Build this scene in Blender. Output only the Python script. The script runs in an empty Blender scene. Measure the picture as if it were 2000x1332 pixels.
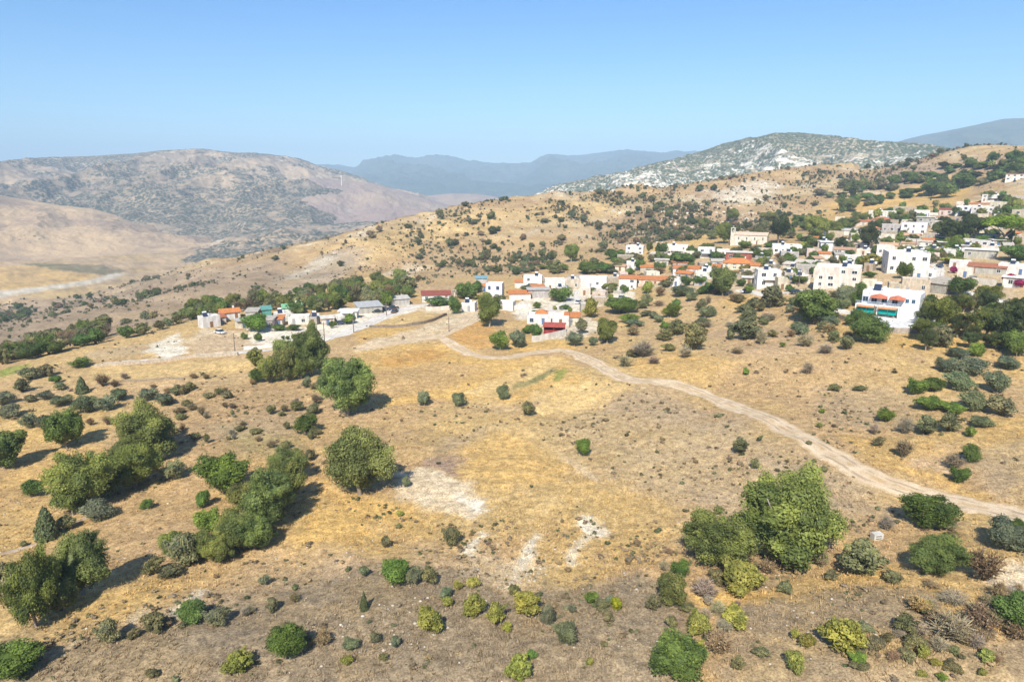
import bpy, math, random
import numpy as np
from mathutils import Vector
R = math.radians
S = bpy.context.scene
COL = S.collection
rng = np.random.default_rng(7)

# ------------------------------------------------------------------ camera, sky, sun, exposure
CAMZ = 50.0
PITCH = R(13.5)
FPX = 1333.0
cam_d = bpy.data.cameras.new("camera")
cam = bpy.data.objects.new("camera", cam_d)
COL.objects.link(cam)
cam.location = (0, 0, CAMZ)
cam.rotation_euler = (math.pi / 2 - PITCH, 0, 0)
cam_d.sensor_width = 36.0
cam_d.lens = 36.0 * FPX / 2000.0
cam_d.clip_start = 0.5
cam_d.clip_end = 60000
S.camera = cam
S.view_settings.view_transform = 'Standard'
S.view_settings.look = 'None'
S.view_settings.exposure = 0.86
S.view_settings.gamma = 1.0
SUN_DIR = Vector((-0.175, -0.81, 0.79)).normalized()
SUN_EL = math.asin(SUN_DIR.z)
SUN_ROT = math.atan2(SUN_DIR.x, SUN_DIR.y) % (2 * math.pi)
w = bpy.data.worlds.new("World")
S.world = w
w.use_nodes = True
nt = w.node_tree
nt.nodes.clear()
sky = nt.nodes.new('ShaderNodeTexSky')
sky.sky_type = 'NISHITA'
sky.sun_disc = False
sky.sun_elevation = SUN_EL
sky.sun_rotation = SUN_ROT
sky.altitude = 600
sky.air_density = 1.0
sky.dust_density = 0.5
sky.ozone_density = 3.0
bg = nt.nodes.new('ShaderNodeBackground')
bg.inputs['Strength'].default_value = 0.086
wo = nt.nodes.new('ShaderNodeOutputWorld')
# air colour by elevation: deeper blue higher up, milky at the horizon
wg = nt.nodes.new('ShaderNodeNewGeometry'); wx = nt.nodes.new('ShaderNodeSeparateXYZ'); nt.links.new(wg.outputs['Incoming'], wx.inputs[0])
wm_ = nt.nodes.new('ShaderNodeMath'); wm_.operation = 'MULTIPLY'; wm_.inputs[1].default_value = -1.0; nt.links.new(wx.outputs['Z'], wm_.inputs[0])
wr = nt.nodes.new('ShaderNodeValToRGB'); nt.links.new(wm_.outputs[0], wr.inputs[0])
el = wr.color_ramp.elements
el[0].position = 0.0; el[0].color = (.78, .93, 1.0, 1)
el[1].position = 0.9; el[1].color = (.95, 1.0, 1.08, 1)
for q, c4 in ((.10, (.66, .88, 1.02, 1)), (.26, (.50, .82, 1.10, 1)), (.45, (.66, .90, 1.10, 1))):
    e_ = el.new(q); e_.color = c4
wq = nt.nodes.new('ShaderNodeMix'); wq.data_type = 'RGBA'; wq.blend_type = 'MULTIPLY'; wq.inputs[0].default_value = 1.0
nt.links.new(sky.outputs[0], wq.inputs[6]); nt.links.new(wr.outputs[0], wq.inputs[7])
nt.links.new(wq.outputs[2], bg.inputs[0])
nt.links.new(bg.outputs[0], wo.inputs[0])
sd = bpy.data.lights.new("sun", 'SUN')
sd.energy = 4.3
sd.angle = R(0.53)
sd.color = (1.0, 0.95, 0.86)
so = bpy.data.objects.new("sun", sd)
COL.objects.link(so)
so.rotation_euler = (-SUN_DIR).to_track_quat('-Z', 'Y').to_euler()
so.location = (-100, -300, 400)
cy = S.cycles
cy.use_denoising = True
cy.max_bounces = 4
cy.diffuse_bounces = 2
cy.glossy_bounces = 2
cy.transparent_max_bounces = 4
cy.volume_bounces = 0
cy.use_adaptive_sampling = True

# ------------------------------------------------------------------ helpers: noise and picture measurements
def _h(ix, iy, s):
    n = (ix * 374761393 + iy * 668265263 + s * 974711) & 0xffffffff
    n = ((n ^ (n >> 13)) * 1274126177) & 0xffffffff
    n = ((n ^ (n >> 16)) * 2246822519) & 0xffffffff
    return ((n ^ (n >> 15)) & 0xffffff) / float(0xffffff)
def vn(x, y, s=0):
    x = np.asarray(x, float); y = np.asarray(y, float)
    ix = np.floor(x).astype(np.int64); iy = np.floor(y).astype(np.int64)
    fx = x - ix; fy = y - iy
    fx = fx * fx * fx * (fx * (fx * 6 - 15) + 10); fy = fy * fy * fy * (fy * (fy * 6 - 15) + 10)
    a = _h(ix, iy, s); b = _h(ix + 1, iy, s); c = _h(ix, iy + 1, s); d = _h(ix + 1, iy + 1, s)
    return (a + (b - a) * fx) * (1 - fy) + (c + (d - c) * fx) * fy
def fbm(x, y, s=0, o=4, g=0.5):
    r = 0; a = 1; t = 0
    for k in range(o):
        r = r + a * (vn(x, y, s + k * 17) - 0.5); t += a; a *= g
        x = x * 2.03 + 11.3; y = y * 2.03 + 7.7
    return r / t * 2
def sstep(a, b, x):
    t = np.clip((x - a) / (b - a), 0, 1)
    return t * t * (3 - 2 * t)
cP, sP = math.cos(PITCH), math.sin(PITCH)
def ray(px, py):
    u = (px - 1000) / FPX; v = (666 - py) / FPX
    return np.array([u, cP + v * sP, -sP + v * cP])
def W(px, py, d):                                   # the point a pixel of the photograph shows, when it lies d metres away
    r = ray(px, py) * d
    return r[0], r[1], CAMZ + r[2]

# ------------------------------------------------------------------ the lie of the land, as surveyed points (pixel, distance)
CTRL = [
 # around and below the camera
 (-900,2400,42),(1000,2600,40),(2900,2400,40),
 (-900,1332,66),(0,1332,63),(500,1332,62.5),(1000,1332,62),(1500,1332,60),(2000,1332,57),(2900,1332,54),
 (0,1150,81),(500,1150,79),(1000,1150,77),(1500,1150,75),(2000,1150,70),(2900,1150,66),(-900,1150,84),
 (-900,1000,108),(0,1000,104),(500,1000,100),(1000,1000,97),(1500,1000,93),(2000,1000,87),(2900,1000,80),
 (0,850,139),(500,850,131),(1000,850,125),(1500,850,117),(2000,850,109),(2900,850,98),
 (-900,850,150),(0,760,171),(500,760,158),(1000,760,154),(1500,760,144),(2000,740,139),
 (0,725,189),(250,700,197),(500,700,186),(1000,700,180),(1400,690,168),(1700,690,156),(2000,690,150),(2900,700,140),
 (200,690,205),(400,655,224),(600,640,233),(800,630,232),(1000,640,218),(1250,640,213),(1500,640,194),(1740,645,178),(2000,640,172),
 (420,630,246),(600,610,260),(850,600,272),(1000,590,272),(1250,590,258),(1480,585,232),(1650,585,212),(1900,600,197),
 (1000,555,325),(1150,560,320),(1300,560,290),(1400,555,270),(1630,562,236),(1760,535,252),(1950,540,245),
 (1250,500,385),(1330,500,375),(1465,478,385),(1550,498,350),(1700,490,340),(1880,500,300),(2000,500,285),
 (1640,430,500),(1740,440,440),(1800,420,470),(1900,415,440),(1960,395,500),(2000,350,560),(2900,520,260),(2900,350,520),
 # beyond the village terrace the ground dips, then climbs the next spur
 (-900,700,230),(0,690,235),(0,640,400),(200,640,330),(200,600,420),(420,600,300),(400,560,440),(600,585,320),(600,525,490),(800,555,350),(800,500,500),
 (1000,520,400),(1000,470,510),(1200,470,470),(1200,430,580),(1330,450,500),(1500,430,560),(1500,390,680),(1700,385,640),(1700,350,760),
 (1850,370,620),(1850,330,790),(1960,310,740),
 (-900,640,420),(0,614,520),(100,604,530),(200,586,540),(300,570,540),
 # the crest of the spur
 (-300,612,700),(0,598,680),(100,586,680),(200,566,680),(300,540,680),(400,508,690),(480,496,690),(550,482,690),(640,463,700),(720,442,710),(850,413,730),(980,392,760),(1150,375,820),(1300,365,880),(1400,352,920),
 (1500,338,950),(1600,322,970),(1700,305,990),(1860,290,1020),(1930,276,960),(2000,262,930),(2300,200,850),(2900,150,800),
]
def _drop(px, py, d, k, dz):
    x, y, z = W(px, py, d)
    return (x * k, y * k, z - dz)
PTS = [W(*c) for c in CTRL]
for (px, py, d, k, dz) in [(-300,612,700,1.3,25),(100,586,680,1.3,25),(400,508,690,1.2,55),(640,463,700,1.2,70),(850,413,730,1.2,75),(1150,375,820,1.2,70),(1550,330,960,1.18,80),(1620,318,975,1.17,85),(1300,365,880,1.18,70),(1850,290,1020,1.16,80),
                     (1400,352,920,1.18,75),(1700,305,990,1.18,90),(2000,262,930,1.18,80),(2900,150,800,1.3,60)]:
    PTS.append(_drop(px, py, d, k, dz))
for px in (-900, -300, 100, 400, 640, 850, 1150, 1400, 1700, 2000, 2900):
    u = (px - 1000) / FPX
    for rr in (1150, 1700):
        n = math.hypot(u, 1)
        PTS.append((u / n * rr, rr / n, -100.0))
PTS = np.array(PTS)
PTS[:, 2] = np.maximum(PTS[:, 2], -108)
def _uv(x, y):
    return np.arctan2(x, y), np.log(np.maximum(np.hypot(x, y), 3.0))
_ca, _cb = _uv(PTS[:, 0], PTS[:, 1])
def _ker(d2):
    return 0.5 * d2 * np.log(d2 + 1e-12)
_n = len(PTS)
_K = _ker((_ca[:, None] - _ca) ** 2 + (_cb[:, None] - _cb) ** 2) + np.eye(_n) * 0.0004
_A = np.zeros((_n + 3, _n + 3)); _A[:_n, :_n] = _K
_A[:_n, _n] = 1; _A[:_n, _n + 1] = _ca; _A[:_n, _n + 2] = _cb; _A[_n:, :_n] = _A[:_n, _n:].T
_w = np.linalg.solve(_A, np.concatenate([PTS[:, 2] - CAMZ, [0, 0, 0]]))
_cr = [W(*c) for c in CTRL[CTRL.index((-300,612,700)):]]
_cra = np.array([math.atan2(q[0], q[1]) for q in _cr]); _crr = np.array([math.hypot(q[0], q[1]) for q in _cr]); _crz = np.array([q[2] for q in _cr])
def height(x, y):
    x = np.atleast_1d(np.asarray(x, float)); y = np.atleast_1d(np.asarray(y, float))
    sh = x.shape; x = x.ravel(); y = y.ravel()
    a, b = _uv(x, y); b = np.clip(b, math.log(38), math.log(1700))
    lim = R(52); ac = np.clip(a, -lim, lim)
    z = np.empty(len(x))
    for i in range(0, len(x), 60000):
        s = slice(i, i + 60000)
        z[s] = _ker((ac[s, None] - _ca) ** 2 + (b[s, None] - _cb) ** 2) @ _w[:_n] + _w[_n] + _w[_n + 1] * ac[s] + _w[_n + 2] * b[s]
    z = z + CAMZ
    rc = np.interp(a, _cra, _crr); over = np.hypot(x, y) - rc * 1.01
    z = np.where(over > -.15 * rc, np.minimum(z, np.interp(a, _cra, _crz) - .38 * np.maximum(over, 0)), z)
    back = sstep(R(55), R(110), np.abs(a))
    z = z * (1 - back) + (4.0) * back
    r = np.hypot(x, y)
    z = np.maximum(z, -104 + 0.0 * r) 
    m1 = sstep(260, 520, r)
    z = z + fbm(x / 14, y / 14, 3, 4) * 0.75 * (1 - m1 * 0.5) + fbm(x / 3.2, y / 3.2, 5, 3) * 0.20
    g = fbm(x / 95, y / 150, 9, 4)
    z = z + (1 - np.abs(g) * 2.2) * 4.0 * sstep(300, 560, r) * (1 - sstep(1200, 1500, r)) - 3.0 * sstep(300, 560, r)
    z = z - (1 - np.abs(g) * 2.2) * 3.0 * sstep(780, 900, r) * (1 - sstep(1200, 1500, r)) * (x > 0)
    z = np.where(r > 1100, z * (1 - sstep(1100, 1500, r)) + (-104.0) * sstep(1100, 1500, r), z)
    return z.reshape(sh)
_T = np.exp(np.linspace(math.log(30), math.log(1500), 1500))
_gc = {}
def ground(px, py):                                  # where the sight line through a pixel meets the land: (x, y, z, distance)
    k = (round(px, 1), round(py, 1))
    if k in _gc: return _gc[k]
    r = ray(px, py)
    z = height(r[0] * _T, r[1] * _T)
    f = (CAMZ + r[2] * _T) - z
    i = np.argmax(f < 0)
    if f[i] >= 0:                                    # clears the land: take the nearest approach (the crest)
        i = int(np.argmin(f / _T)); t = _T[i]
    elif i == 0: t = _T[0]
    else:
        t = _T[i - 1] + (_T[i] - _T[i - 1]) * f[i - 1] / (f[i - 1] - f[i])
    x, y = r[0] * t, r[1] * t
    _gc[k] = (x, y, float(height(x, y)[0]), t)
    return _gc[k]
def GP(L): return [ground(a, b)[:2] for a, b in L]

# ------------------------------------------------------------------ helpers: objects and materials
def mesh_np(name, V, F, mat=None, smooth=True, attrs=None):
    me = bpy.data.meshes.new(name)
    V = np.ascontiguousarray(V, np.float32); F = np.ascontiguousarray(F, np.int32)
    n = F.shape[1]
    me.vertices.add(len(V)); me.vertices.foreach_set('co', V.ravel())
    me.loops.add(F.size); me.loops.foreach_set('vertex_index', F.ravel())
    me.polygons.add(len(F)); me.polygons.foreach_set('loop_start', np.arange(0, F.size, n, dtype=np.int32))
    me.polygons.foreach_set('loop_total', np.full(len(F), n, np.int32))
    me.polygons.foreach_set('use_smooth', np.full(len(F), smooth))
    for k, v in (attrs or {}).items():
        if v.ndim == 2:
            a = me.attributes.new(k, 'FLOAT_COLOR', 'POINT')
            c = np.ones((len(V), 4), np.float32); c[:, :3] = v; a.data.foreach_set('color', c.ravel())
        else:
            a = me.attributes.new(k, 'FLOAT', 'POINT'); a.data.foreach_set('value', v.astype(np.float32))
    if mat: me.materials.append(mat)
    me.update(calc_edges=True)
    return me
def link(name, me, parent=None, loc=None, rot=None, scale=None, color=None):
    o = bpy.data.objects.new(name, me); COL.objects.link(o)
    if parent: o.parent = parent
    if loc is not None: o.location = loc
    if rot is not None: o.rotation_euler = rot
    if scale is not None: o.scale = scale
    if color is not None: o.color = (*color[:3], 1)
    return o
def tag(o, label=None, cat=None, group=None, kind=None):
    if label: o['label'] = label
    if cat: o['category'] = cat
    if group: o['group'] = group
    if kind: o['kind'] = kind
    return o
class NT:
    def __init__(s, name):
        s.m = bpy.data.materials.new(name); s.m.use_nodes = True; s.t = s.m.node_tree; s.t.nodes.clear()
        s.out = s.n('ShaderNodeOutputMaterial'); s.b = s.n('ShaderNodeBsdfPrincipled')
        s.b.inputs['Roughness'].default_value = 0.95
        s.b.inputs['Specular IOR Level'].default_value = 0.15
        s.l(s.b.outputs[0], s.out.inputs[0])
    def n(s, t, **k):
        x = s.t.nodes.new(t)
        for a, b in k.items(): setattr(x, a, b)
        return x
    def l(s, a, b): s.t.links.new(a, b)
    def pos(s, sc=(1, 1, 1), obj=False):
        c = s.n('ShaderNodeTexCoord') if obj else s.n('ShaderNodeNewGeometry')
        m = s.n('ShaderNodeMapping'); m.inputs['Scale'].default_value = sc
        s.l(c.outputs['Object' if obj else 'Position'], m.inputs[0]); return m.outputs[0]
    def noise(s, vec, scale, detail=4, rough=0.55):
        x = s.n('ShaderNodeTexNoise'); x.inputs['Scale'].default_value = scale
        x.inputs['Detail'].default_value = detail; x.inputs['Roughness'].default_value = rough
        s.l(vec, x.inputs['Vector']); return x.outputs['Fac']
    def vor(s, vec, scale, rnd=1.0, feat='F1'):
        x = s.n('ShaderNodeTexVoronoi', feature=feat); x.inputs['Scale'].default_value = scale
        x.inputs['Randomness'].default_value = rnd; s.l(vec, x.inputs['Vector']); return x.outputs['Distance']
    def mr(s, v, a, b, c=0.0, d=1.0):
        x = s.n('ShaderNodeMapRange', interpolation_type='SMOOTHSTEP')
        for i, q in enumerate((a, b, c, d)): x.inputs[i + 1].default_value = q
        s.l(v, x.inputs[0]); return x.outputs[0]
    def math(s, op, a, b=None):
        x = s.n('ShaderNodeMath', operation=op)
        for i, q in enumerate((a, b)):
            if q is None: continue
            if isinstance(q, (int, float)): x.inputs[i].default_value = q
            else: s.l(q, x.inputs[i])
        return x.outputs[0]
    def mix(s, f, a, b, mode='MIX'):
        x = s.n('ShaderNodeMix', data_type='RGBA', blend_type=mode)
        for i, q in ((0, f), (6, a), (7, b)):
            if isinstance(q, (int, float)): x.inputs[i].default_value = q
            elif isinstance(q, tuple): x.inputs[i].default_value = (*q[:3], 1)
            else: s.l(q, x.inputs[i])
        return x.outputs[2]
    def attr(s, name, out='Color'):
        x = s.n('ShaderNodeAttribute', attribute_name=name); return x.outputs[out]
    def color(s, c):
        if isinstance(c, tuple): s.b.inputs['Base Color'].default_value = (*c[:3], 1)
        else: s.l(c, s.b.inputs['Base Color'])
    def bump(s, h, strength, dist):
        x = s.n('ShaderNodeBump'); x.inputs['Strength'].default_value = strength; x.inputs['Distance'].default_value = dist
        s.l(h, x.inputs['Height']); s.l(x.outputs[0], s.b.inputs['Normal'])
# ------------------------------------------------------------------ ground: soil, dry grass and scrub patches (true colours of the cover)
C_GOLD = np.array((0.53, 0.345, 0.125)); C_STRAW = np.array((0.55, 0.39, 0.18)); C_BROWN = np.array((0.375, 0.255, 0.135))
C_GREY = np.array((0.285, 0.22, 0.145)); C_PINK = np.array((0.45, 0.32, 0.195)); C_PALE = np.array((0.58, 0.47, 0.33))
C_WHITE = np.array((0.74, 0.68, 0.57)); C_GREEN = np.array((0.17, 0.17, 0.07)); C_MAUVE = np.array((0.27, 0.19, 0.15)); C_CON = np.array((0.70, 0.64, 0.54))
C_LIME = np.array((0.20, 0.23, 0.05)); C_ORANGE = np.array((0.45, 0.255, 0.085))
def ramp2(a, b, t): return a * (1 - t[:, None]) + b * t[:, None]
PATCH = [  # (outline in the photograph, colour, softness in metres, strength)
 # lower grey scrub shelf
 ([(-200,1290),(250,1215),(400,1170),(560,1120),(700,1085),(900,1105),(1000,1140),(1120,1150),(1260,1120),(1330,1150),(1340,1250),(1330,1380),(-200,1420)], C_GREY*.93, 2.2, 1.0),
 ([(1390,1250),(1450,1130),(1560,1120),(1700,1130),(1800,1150),(1820,1240),(1700,1250),(1640,1340),(1500,1380),(1400,1350)], C_GREY, 2.0, .7),
 ([(1600,1280),(1800,1260),(2000,1230),(2200,1280),(2100,1500),(1600,1450)], C_GREY*1.12, 2.5, .6),
 ([(1360,1170),(1480,1150),(1640,1118),(1720,1110),(1800,1105),(1760,1135),(1640,1140),(1480,1180),(1380,1200)], C_GOLD, 1.2, .7),
 ([(1940,1090),(2060,1080),(2060,1180),(1975,1165),(1940,1140)], C_PALE, .8, 1),
 ([(1790,1130),(1900,1150),(1960,1200),(1990,1240),(1900,1235),(1830,1190)], C_GOLD*.9, 2.0, .6),
 # gold slope left of the plot
 ([(600,920),(700,970),(800,985),(860,1010),(820,1050),(700,1080),(560,1110),(430,1150),(250,1200),(100,1270),(0,1290),(200,1160),(430,1105),(560,1060),(620,1000)], C_GOLD, 2.5, .6),
 ([(600,1010),(740,970),(800,1000),(740,1050),(610,1065)], C_GOLD*1.05, 2, .75),
 ([(300,1170),(500,1080),(640,1060),(760,1090),(700,1120),(560,1140),(420,1190),(300,1230)], C_PINK, 2.5, .65),
 ([(210,900),(400,930),(400,990),(300,1060),(180,1090),(60,1090),(200,1010)], C_BROWN*1.1, 3, .5),
 ([(350,760),(560,745),(640,800),(620,880),(560,890),(400,900),(330,860)], C_BROWN*.9, 4, .7),
 ([(420,830),(600,850),(590,890),(470,890)], C_GREEN*1.5, 3, .35),
 ([(380,830),(600,800),(600,850),(420,860)], C_GREY*1.1, 3, .4),
 ([(180,715),(500,700),(500,722),(350,738),(180,748)], C_STRAW, 1.5, .9),
 ([(20,830),(180,840),(250,900),(150,960),(0,950)], C_GOLD*1.02, 3, .5),
 ([(40,690),(420,640),(420,690),(180,705),(60,720)], C_STRAW*.95, 2, .6),
 # fields below the village
 ([(690,690),(800,668),(900,668),(960,700),(1100,695),(1150,740),(1000,790),(850,780),(740,800),(700,740)], C_GOLD*1.05, 2.0, .75),
 ([(740,700),(840,680),(880,690),(850,705),(760,715)], C_ORANGE, 2.0, .7),
 ([(690,640),(790,636),(830,650),(700,668)], C_GOLD, 1.5, .8),
 ([(735,620),(850,606),(870,612),(800,632),(730,636)], C_STRAW, 1.5, .9),
 ([(865,640),(960,625),(965,675),(930,682),(880,662)], C_ORANGE*1.1, 1.5, .75),
 ([(990,655),(1110,660),(1130,680),(1040,684),(990,690)], C_GOLD, 1.5, .7),
 ([(700,725),(860,705),(960,720),(820,770),(740,780)], C_BROWN*1.1, 3, .55),
 ([(1040,770),(1090,750),(1200,745),(1235,755),(1180,795),(1100,812),(1050,800)], C_STRAW*1.16, .8, 1),
 ([(900,770),(1000,728),(1080,695),(1110,710),(1020,760),(960,785)], C_STRAW*1.1, 1.2, .85),
 ([(1000,765),(1010,752),(1060,730),(1090,715),(1095,722),(1040,750)], C_GREEN*1.1, .8, .75),
 ([(1075,745),(1085,730),(1110,718),(1115,728),(1090,745)], C_LIME, .6, .85),
 ([(1060,830),(1250,760),(1450,820),(1560,880),(1700,940),(1750,1000),(1600,1040),(1400,1010),(1250,960),(1120,900)], C_GREY*1.32, 5, .6),
 ([(1560,905),(1690,930),(1640,980),(1580,960)], C_GREY*1.15, 3, .6),
 # inside the plot
 ([(905,870),(960,838),(1050,870),(1130,910),(1080,945),(960,950),(905,920)], C_GOLD*1.08, 2, .65),
 ([(775,925),(830,912),(900,930),(950,965),(962,995),(930,1010),(860,1005),(785,968)], C_PALE*1.04, .9, 1),
 ([(900,955),(945,975),(962,992),(940,1000),(905,985)], C_WHITE*.95, .8, .8),
 ([(830,900),(870,890),(905,900),(905,925),(860,918),(835,915)], C_MAUVE*1.0, 1.2, .8),
 ([(830,870),(930,830),(990,830),(900,870),(840,895)], C_GREY*1.2, 2, .5),
 ([(1130,1030),(1145,1005),(1165,1012),(1175,1045),(1140,1060)], C_WHITE, .7, .8),
 ([(1010,1090),(1040,1045),(1060,1045),(1030,1100),(1000,1140),(985,1120)], C_WHITE*.95, .6, .75),
 ([(1095,1095),(1130,1055),(1150,1058),(1110,1105)], C_WHITE*.95, .6, .6),
 ([(905,1080),(945,1045),(960,1050),(925,1095)], C_WHITE*.9, .6, .7),
 ([(980,1130),(1000,1095),(1050,1090),(1080,1110),(1010,1150)], C_PALE, 1.2, .5),
 ([(330,1195),(370,1150),(400,1155),(350,1210)], C_WHITE*.9, .8, .7),
 ([(235,1215),(270,1185),(285,1190),(250,1225)], C_WHITE*.85, .8, .6),
 ([(90,1280),(120,1255),(160,1250),(110,1285)], C_PALE*.9, .8, .6),
 ([(900,1080),(1060,1100),(1040,1140),(900,1130)], C_PALE*.95, 2, .5),
 ([(740,1030),(860,1060),(900,1110),(800,1100)], C_PINK, 2, .5),
 ([(1100,885),(1140,905),(1180,935),(1160,935),(1110,905)], C_PALE, .7, .5),
 # right of the track
 ([(1750,660),(1870,655),(1900,675),(1880,690),(1810,680),(1740,680)], C_GOLD*1.1, 1.2, .95),
 ([(1200,700),(1400,690),(1440,720),(1400,760),(1260,735)], C_GOLD*.95, 3, .55),
 ([(1450,690),(1700,690),(1780,730),(1700,800),(1500,790),(1400,740)], C_BROWN*1.15, 5, .6),
 ([(1600,760),(1750,760),(1800,800),(1700,840),(1600,820)], C_GREY*1.2, 4, .5),
 ([(1770,880),(1850,868),(1870,890),(1860,935),(1800,925),(1750,900)], C_PINK*1.15, 1.5, .8),
 ([(1750,880),(1830,860),(1870,885),(1830,890),(1770,895)], C_GOLD, 1.2, .6),
 ([(1640,850),(1740,860),(1770,900),(1900,960),(2000,985),(2000,1000),(1860,965),(1700,900)], C_GOLD*.95, 1.2, .65),
 ([(1900,830),(2050,800),(2050,860),(1930,870)], C_GOLD*.9, 2, .6),
 ([(1880,900),(2000,860),(2060,960),(1950,970)], C_GREY*1.2, 2.5, .55),
 ([(1540,565),(1640,558),(1690,575),(1600,590)], C_BROWN, 1.5, .8),
 ([(1700,540),(1755,535),(1765,560),(1710,565)], C_ORANGE*1.1, 1.2, .7),
 ([(1400,590),(1470,570),(1480,590),(1440,615),(1400,620)], C_GOLD, 2, .7),
 ([(1250,600),(1400,585),(1480,620),(1600,640),(1640,690),(1400,700),(1250,660)], C_PINK*.95, 4, .5),
 # pale yards and lanes of the village
 ([(1000,600),(1060,572),(1130,560),(1220,558),(1240,590),(1160,600),(1100,620),(1010,625)], C_CON, 1.5, .85),
 ([(1040,625),(1150,620),(1180,640),(1130,665),(1060,660)], C_CON*.9, 1.5, .6),
 ([(1220,535),(1500,530),(1700,500),(1900,520),(2000,540),(1990,600),(1800,600),(1700,575),(1480,580),(1300,570)], C_PALE*.9, 3, .6),
 ([(1300,500),(1600,480),(1720,440),(1990,420),(2000,540),(1500,530)], C_PALE*.85, 5, .5),
 ([(360,665),(400,640),(480,650),(600,630),(600,668),(480,690),(390,695)], C_PALE*1.0, 1.5, .8),
 ([(400,655),(460,650),(500,680),(400,690),(350,680)], C_PINK, 1.5, .6),
 ([(480,640),(600,640),(700,600),(790,590),(830,600),(700,640),(600,672),(500,672)], C_CON, 1.2, .85),
 ([(270,690),(320,660),(345,650),(370,690),(330,698)], C_WHITE*.9, 1.0, .85),
 ([(160,690),(320,665),(280,690),(180,705)], C_GREY*1.4, 2, .5),
 ([(0,722),(55,710),(60,722),(0,738)], C_LIME*1.1, 1, .8),
 ([(780,600),(920,590),(940,620),(880,640),(850,660),(700,690),(690,678),(820,640),(880,615)], C_PALE*1.02, 1.5, .75),
 # the spur
 ([(1200,495),(1330,468),(1430,450),(1500,445),(1420,470),(1250,500)], C_GOLD*1.0, 4, .7),
 ([(1450,445),(1620,400),(1750,370),(1830,360),(1900,330),(1890,385),(1760,420),(1600,435),(1480,460)], C_GOLD*.98, 8, .8),
 ([(600,500),(760,450),(900,420),(1050,400),(1200,390),(1230,410),(1050,440),(850,470),(700,520)], C_STRAW*.98, 14, .6),
 ([(700,530),(850,485),(1000,470),(1180,450),(1180,480),(1000,520),(860,560)], C_BROWN*1.05, 10, .45),
 ([(380,620),(560,560),(620,500),(680,480),(720,490),(660,550),(520,600)], np.array((.37,.29,.205)), 10, .9),
 ([(420,565),(520,545),(560,555),(470,590),(400,590)], C_STRAW*.72, 8, .5),
 ([(520,545),(610,510),(650,490),(660,505),(600,535),(540,560)], C_WHITE*.72, 5, .5),
 ([(-200,600),(0,600),(200,560),(420,520),(560,500),(560,560),(400,620),(200,660),(-200,700)], np.array((.30,.225,.155)), 14, .88),
 ([(740,535),(800,515),(840,520),(800,540)], C_PALE, 5, .8),
 ([(1390,375),(1480,350),(1530,362),(1490,395),(1420,400)], C_WHITE*.8, 8, .55),
 ([(1290,420),(1450,400),(1500,425),(1400,450),(1280,450)], C_PINK, 10, .6),
 ([(1700,340),(1900,310),(2000,300),(1990,330),(1850,345),(1750,365)], C_MAUVE*1.2, 10, .6),
 ([(-500,516),(100,520),(190,536),(170,550),(40,566),(-500,590)], C_GOLD*.95, 8, .85),
 ([(250,536),(210,548),(130,562),(-60,590),(-60,574),(110,556),(180,545),(225,532)], C_WHITE*.68, 6, .85),
 ([(40,514),(200,518),(250,530),(200,538),(100,526)], C_GREEN*.6, 8, .8),
]
def poly_w(x, y, P, soft):
    P = np.array(P); n = len(P)
    ins = np.zeros(len(x), bool); dm = np.full(len(x), 1e9)
    for i in range(n):
        ax, ay = P[i]; bx, by = P[(i + 1) % n]
        dx, dy = bx - ax, by - ay
        t = np.clip(((x - ax) * dx + (y - ay) * dy) / (dx * dx + dy * dy + 1e-9), 0, 1)
        dm = np.minimum(dm, np.hypot(x - ax - t * dx, y - ay - t * dy))
        c = (ay > y) != (by > y)
        if c.any():
            ins ^= c & (x < (bx - ax) * (y - ay) / ((by - ay) if abs(by - ay) > 1e-9 else 1e-9) + ax)
    return sstep(-soft, soft, np.where(ins, dm, -dm))
def poly_mask(x, y, outline, soft):
    P = np.array(GP(outline)); m = soft * 2.5
    sel = (x > P[:, 0].min() - m) & (x < P[:, 0].max() + m) & (y > P[:, 1].min() - m) & (y < P[:, 1].max() + m)
    o = np.zeros(len(x))
    if sel.any(): o[sel] = poly_w(x[sel], y[sel], P, soft)
    return o
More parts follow.
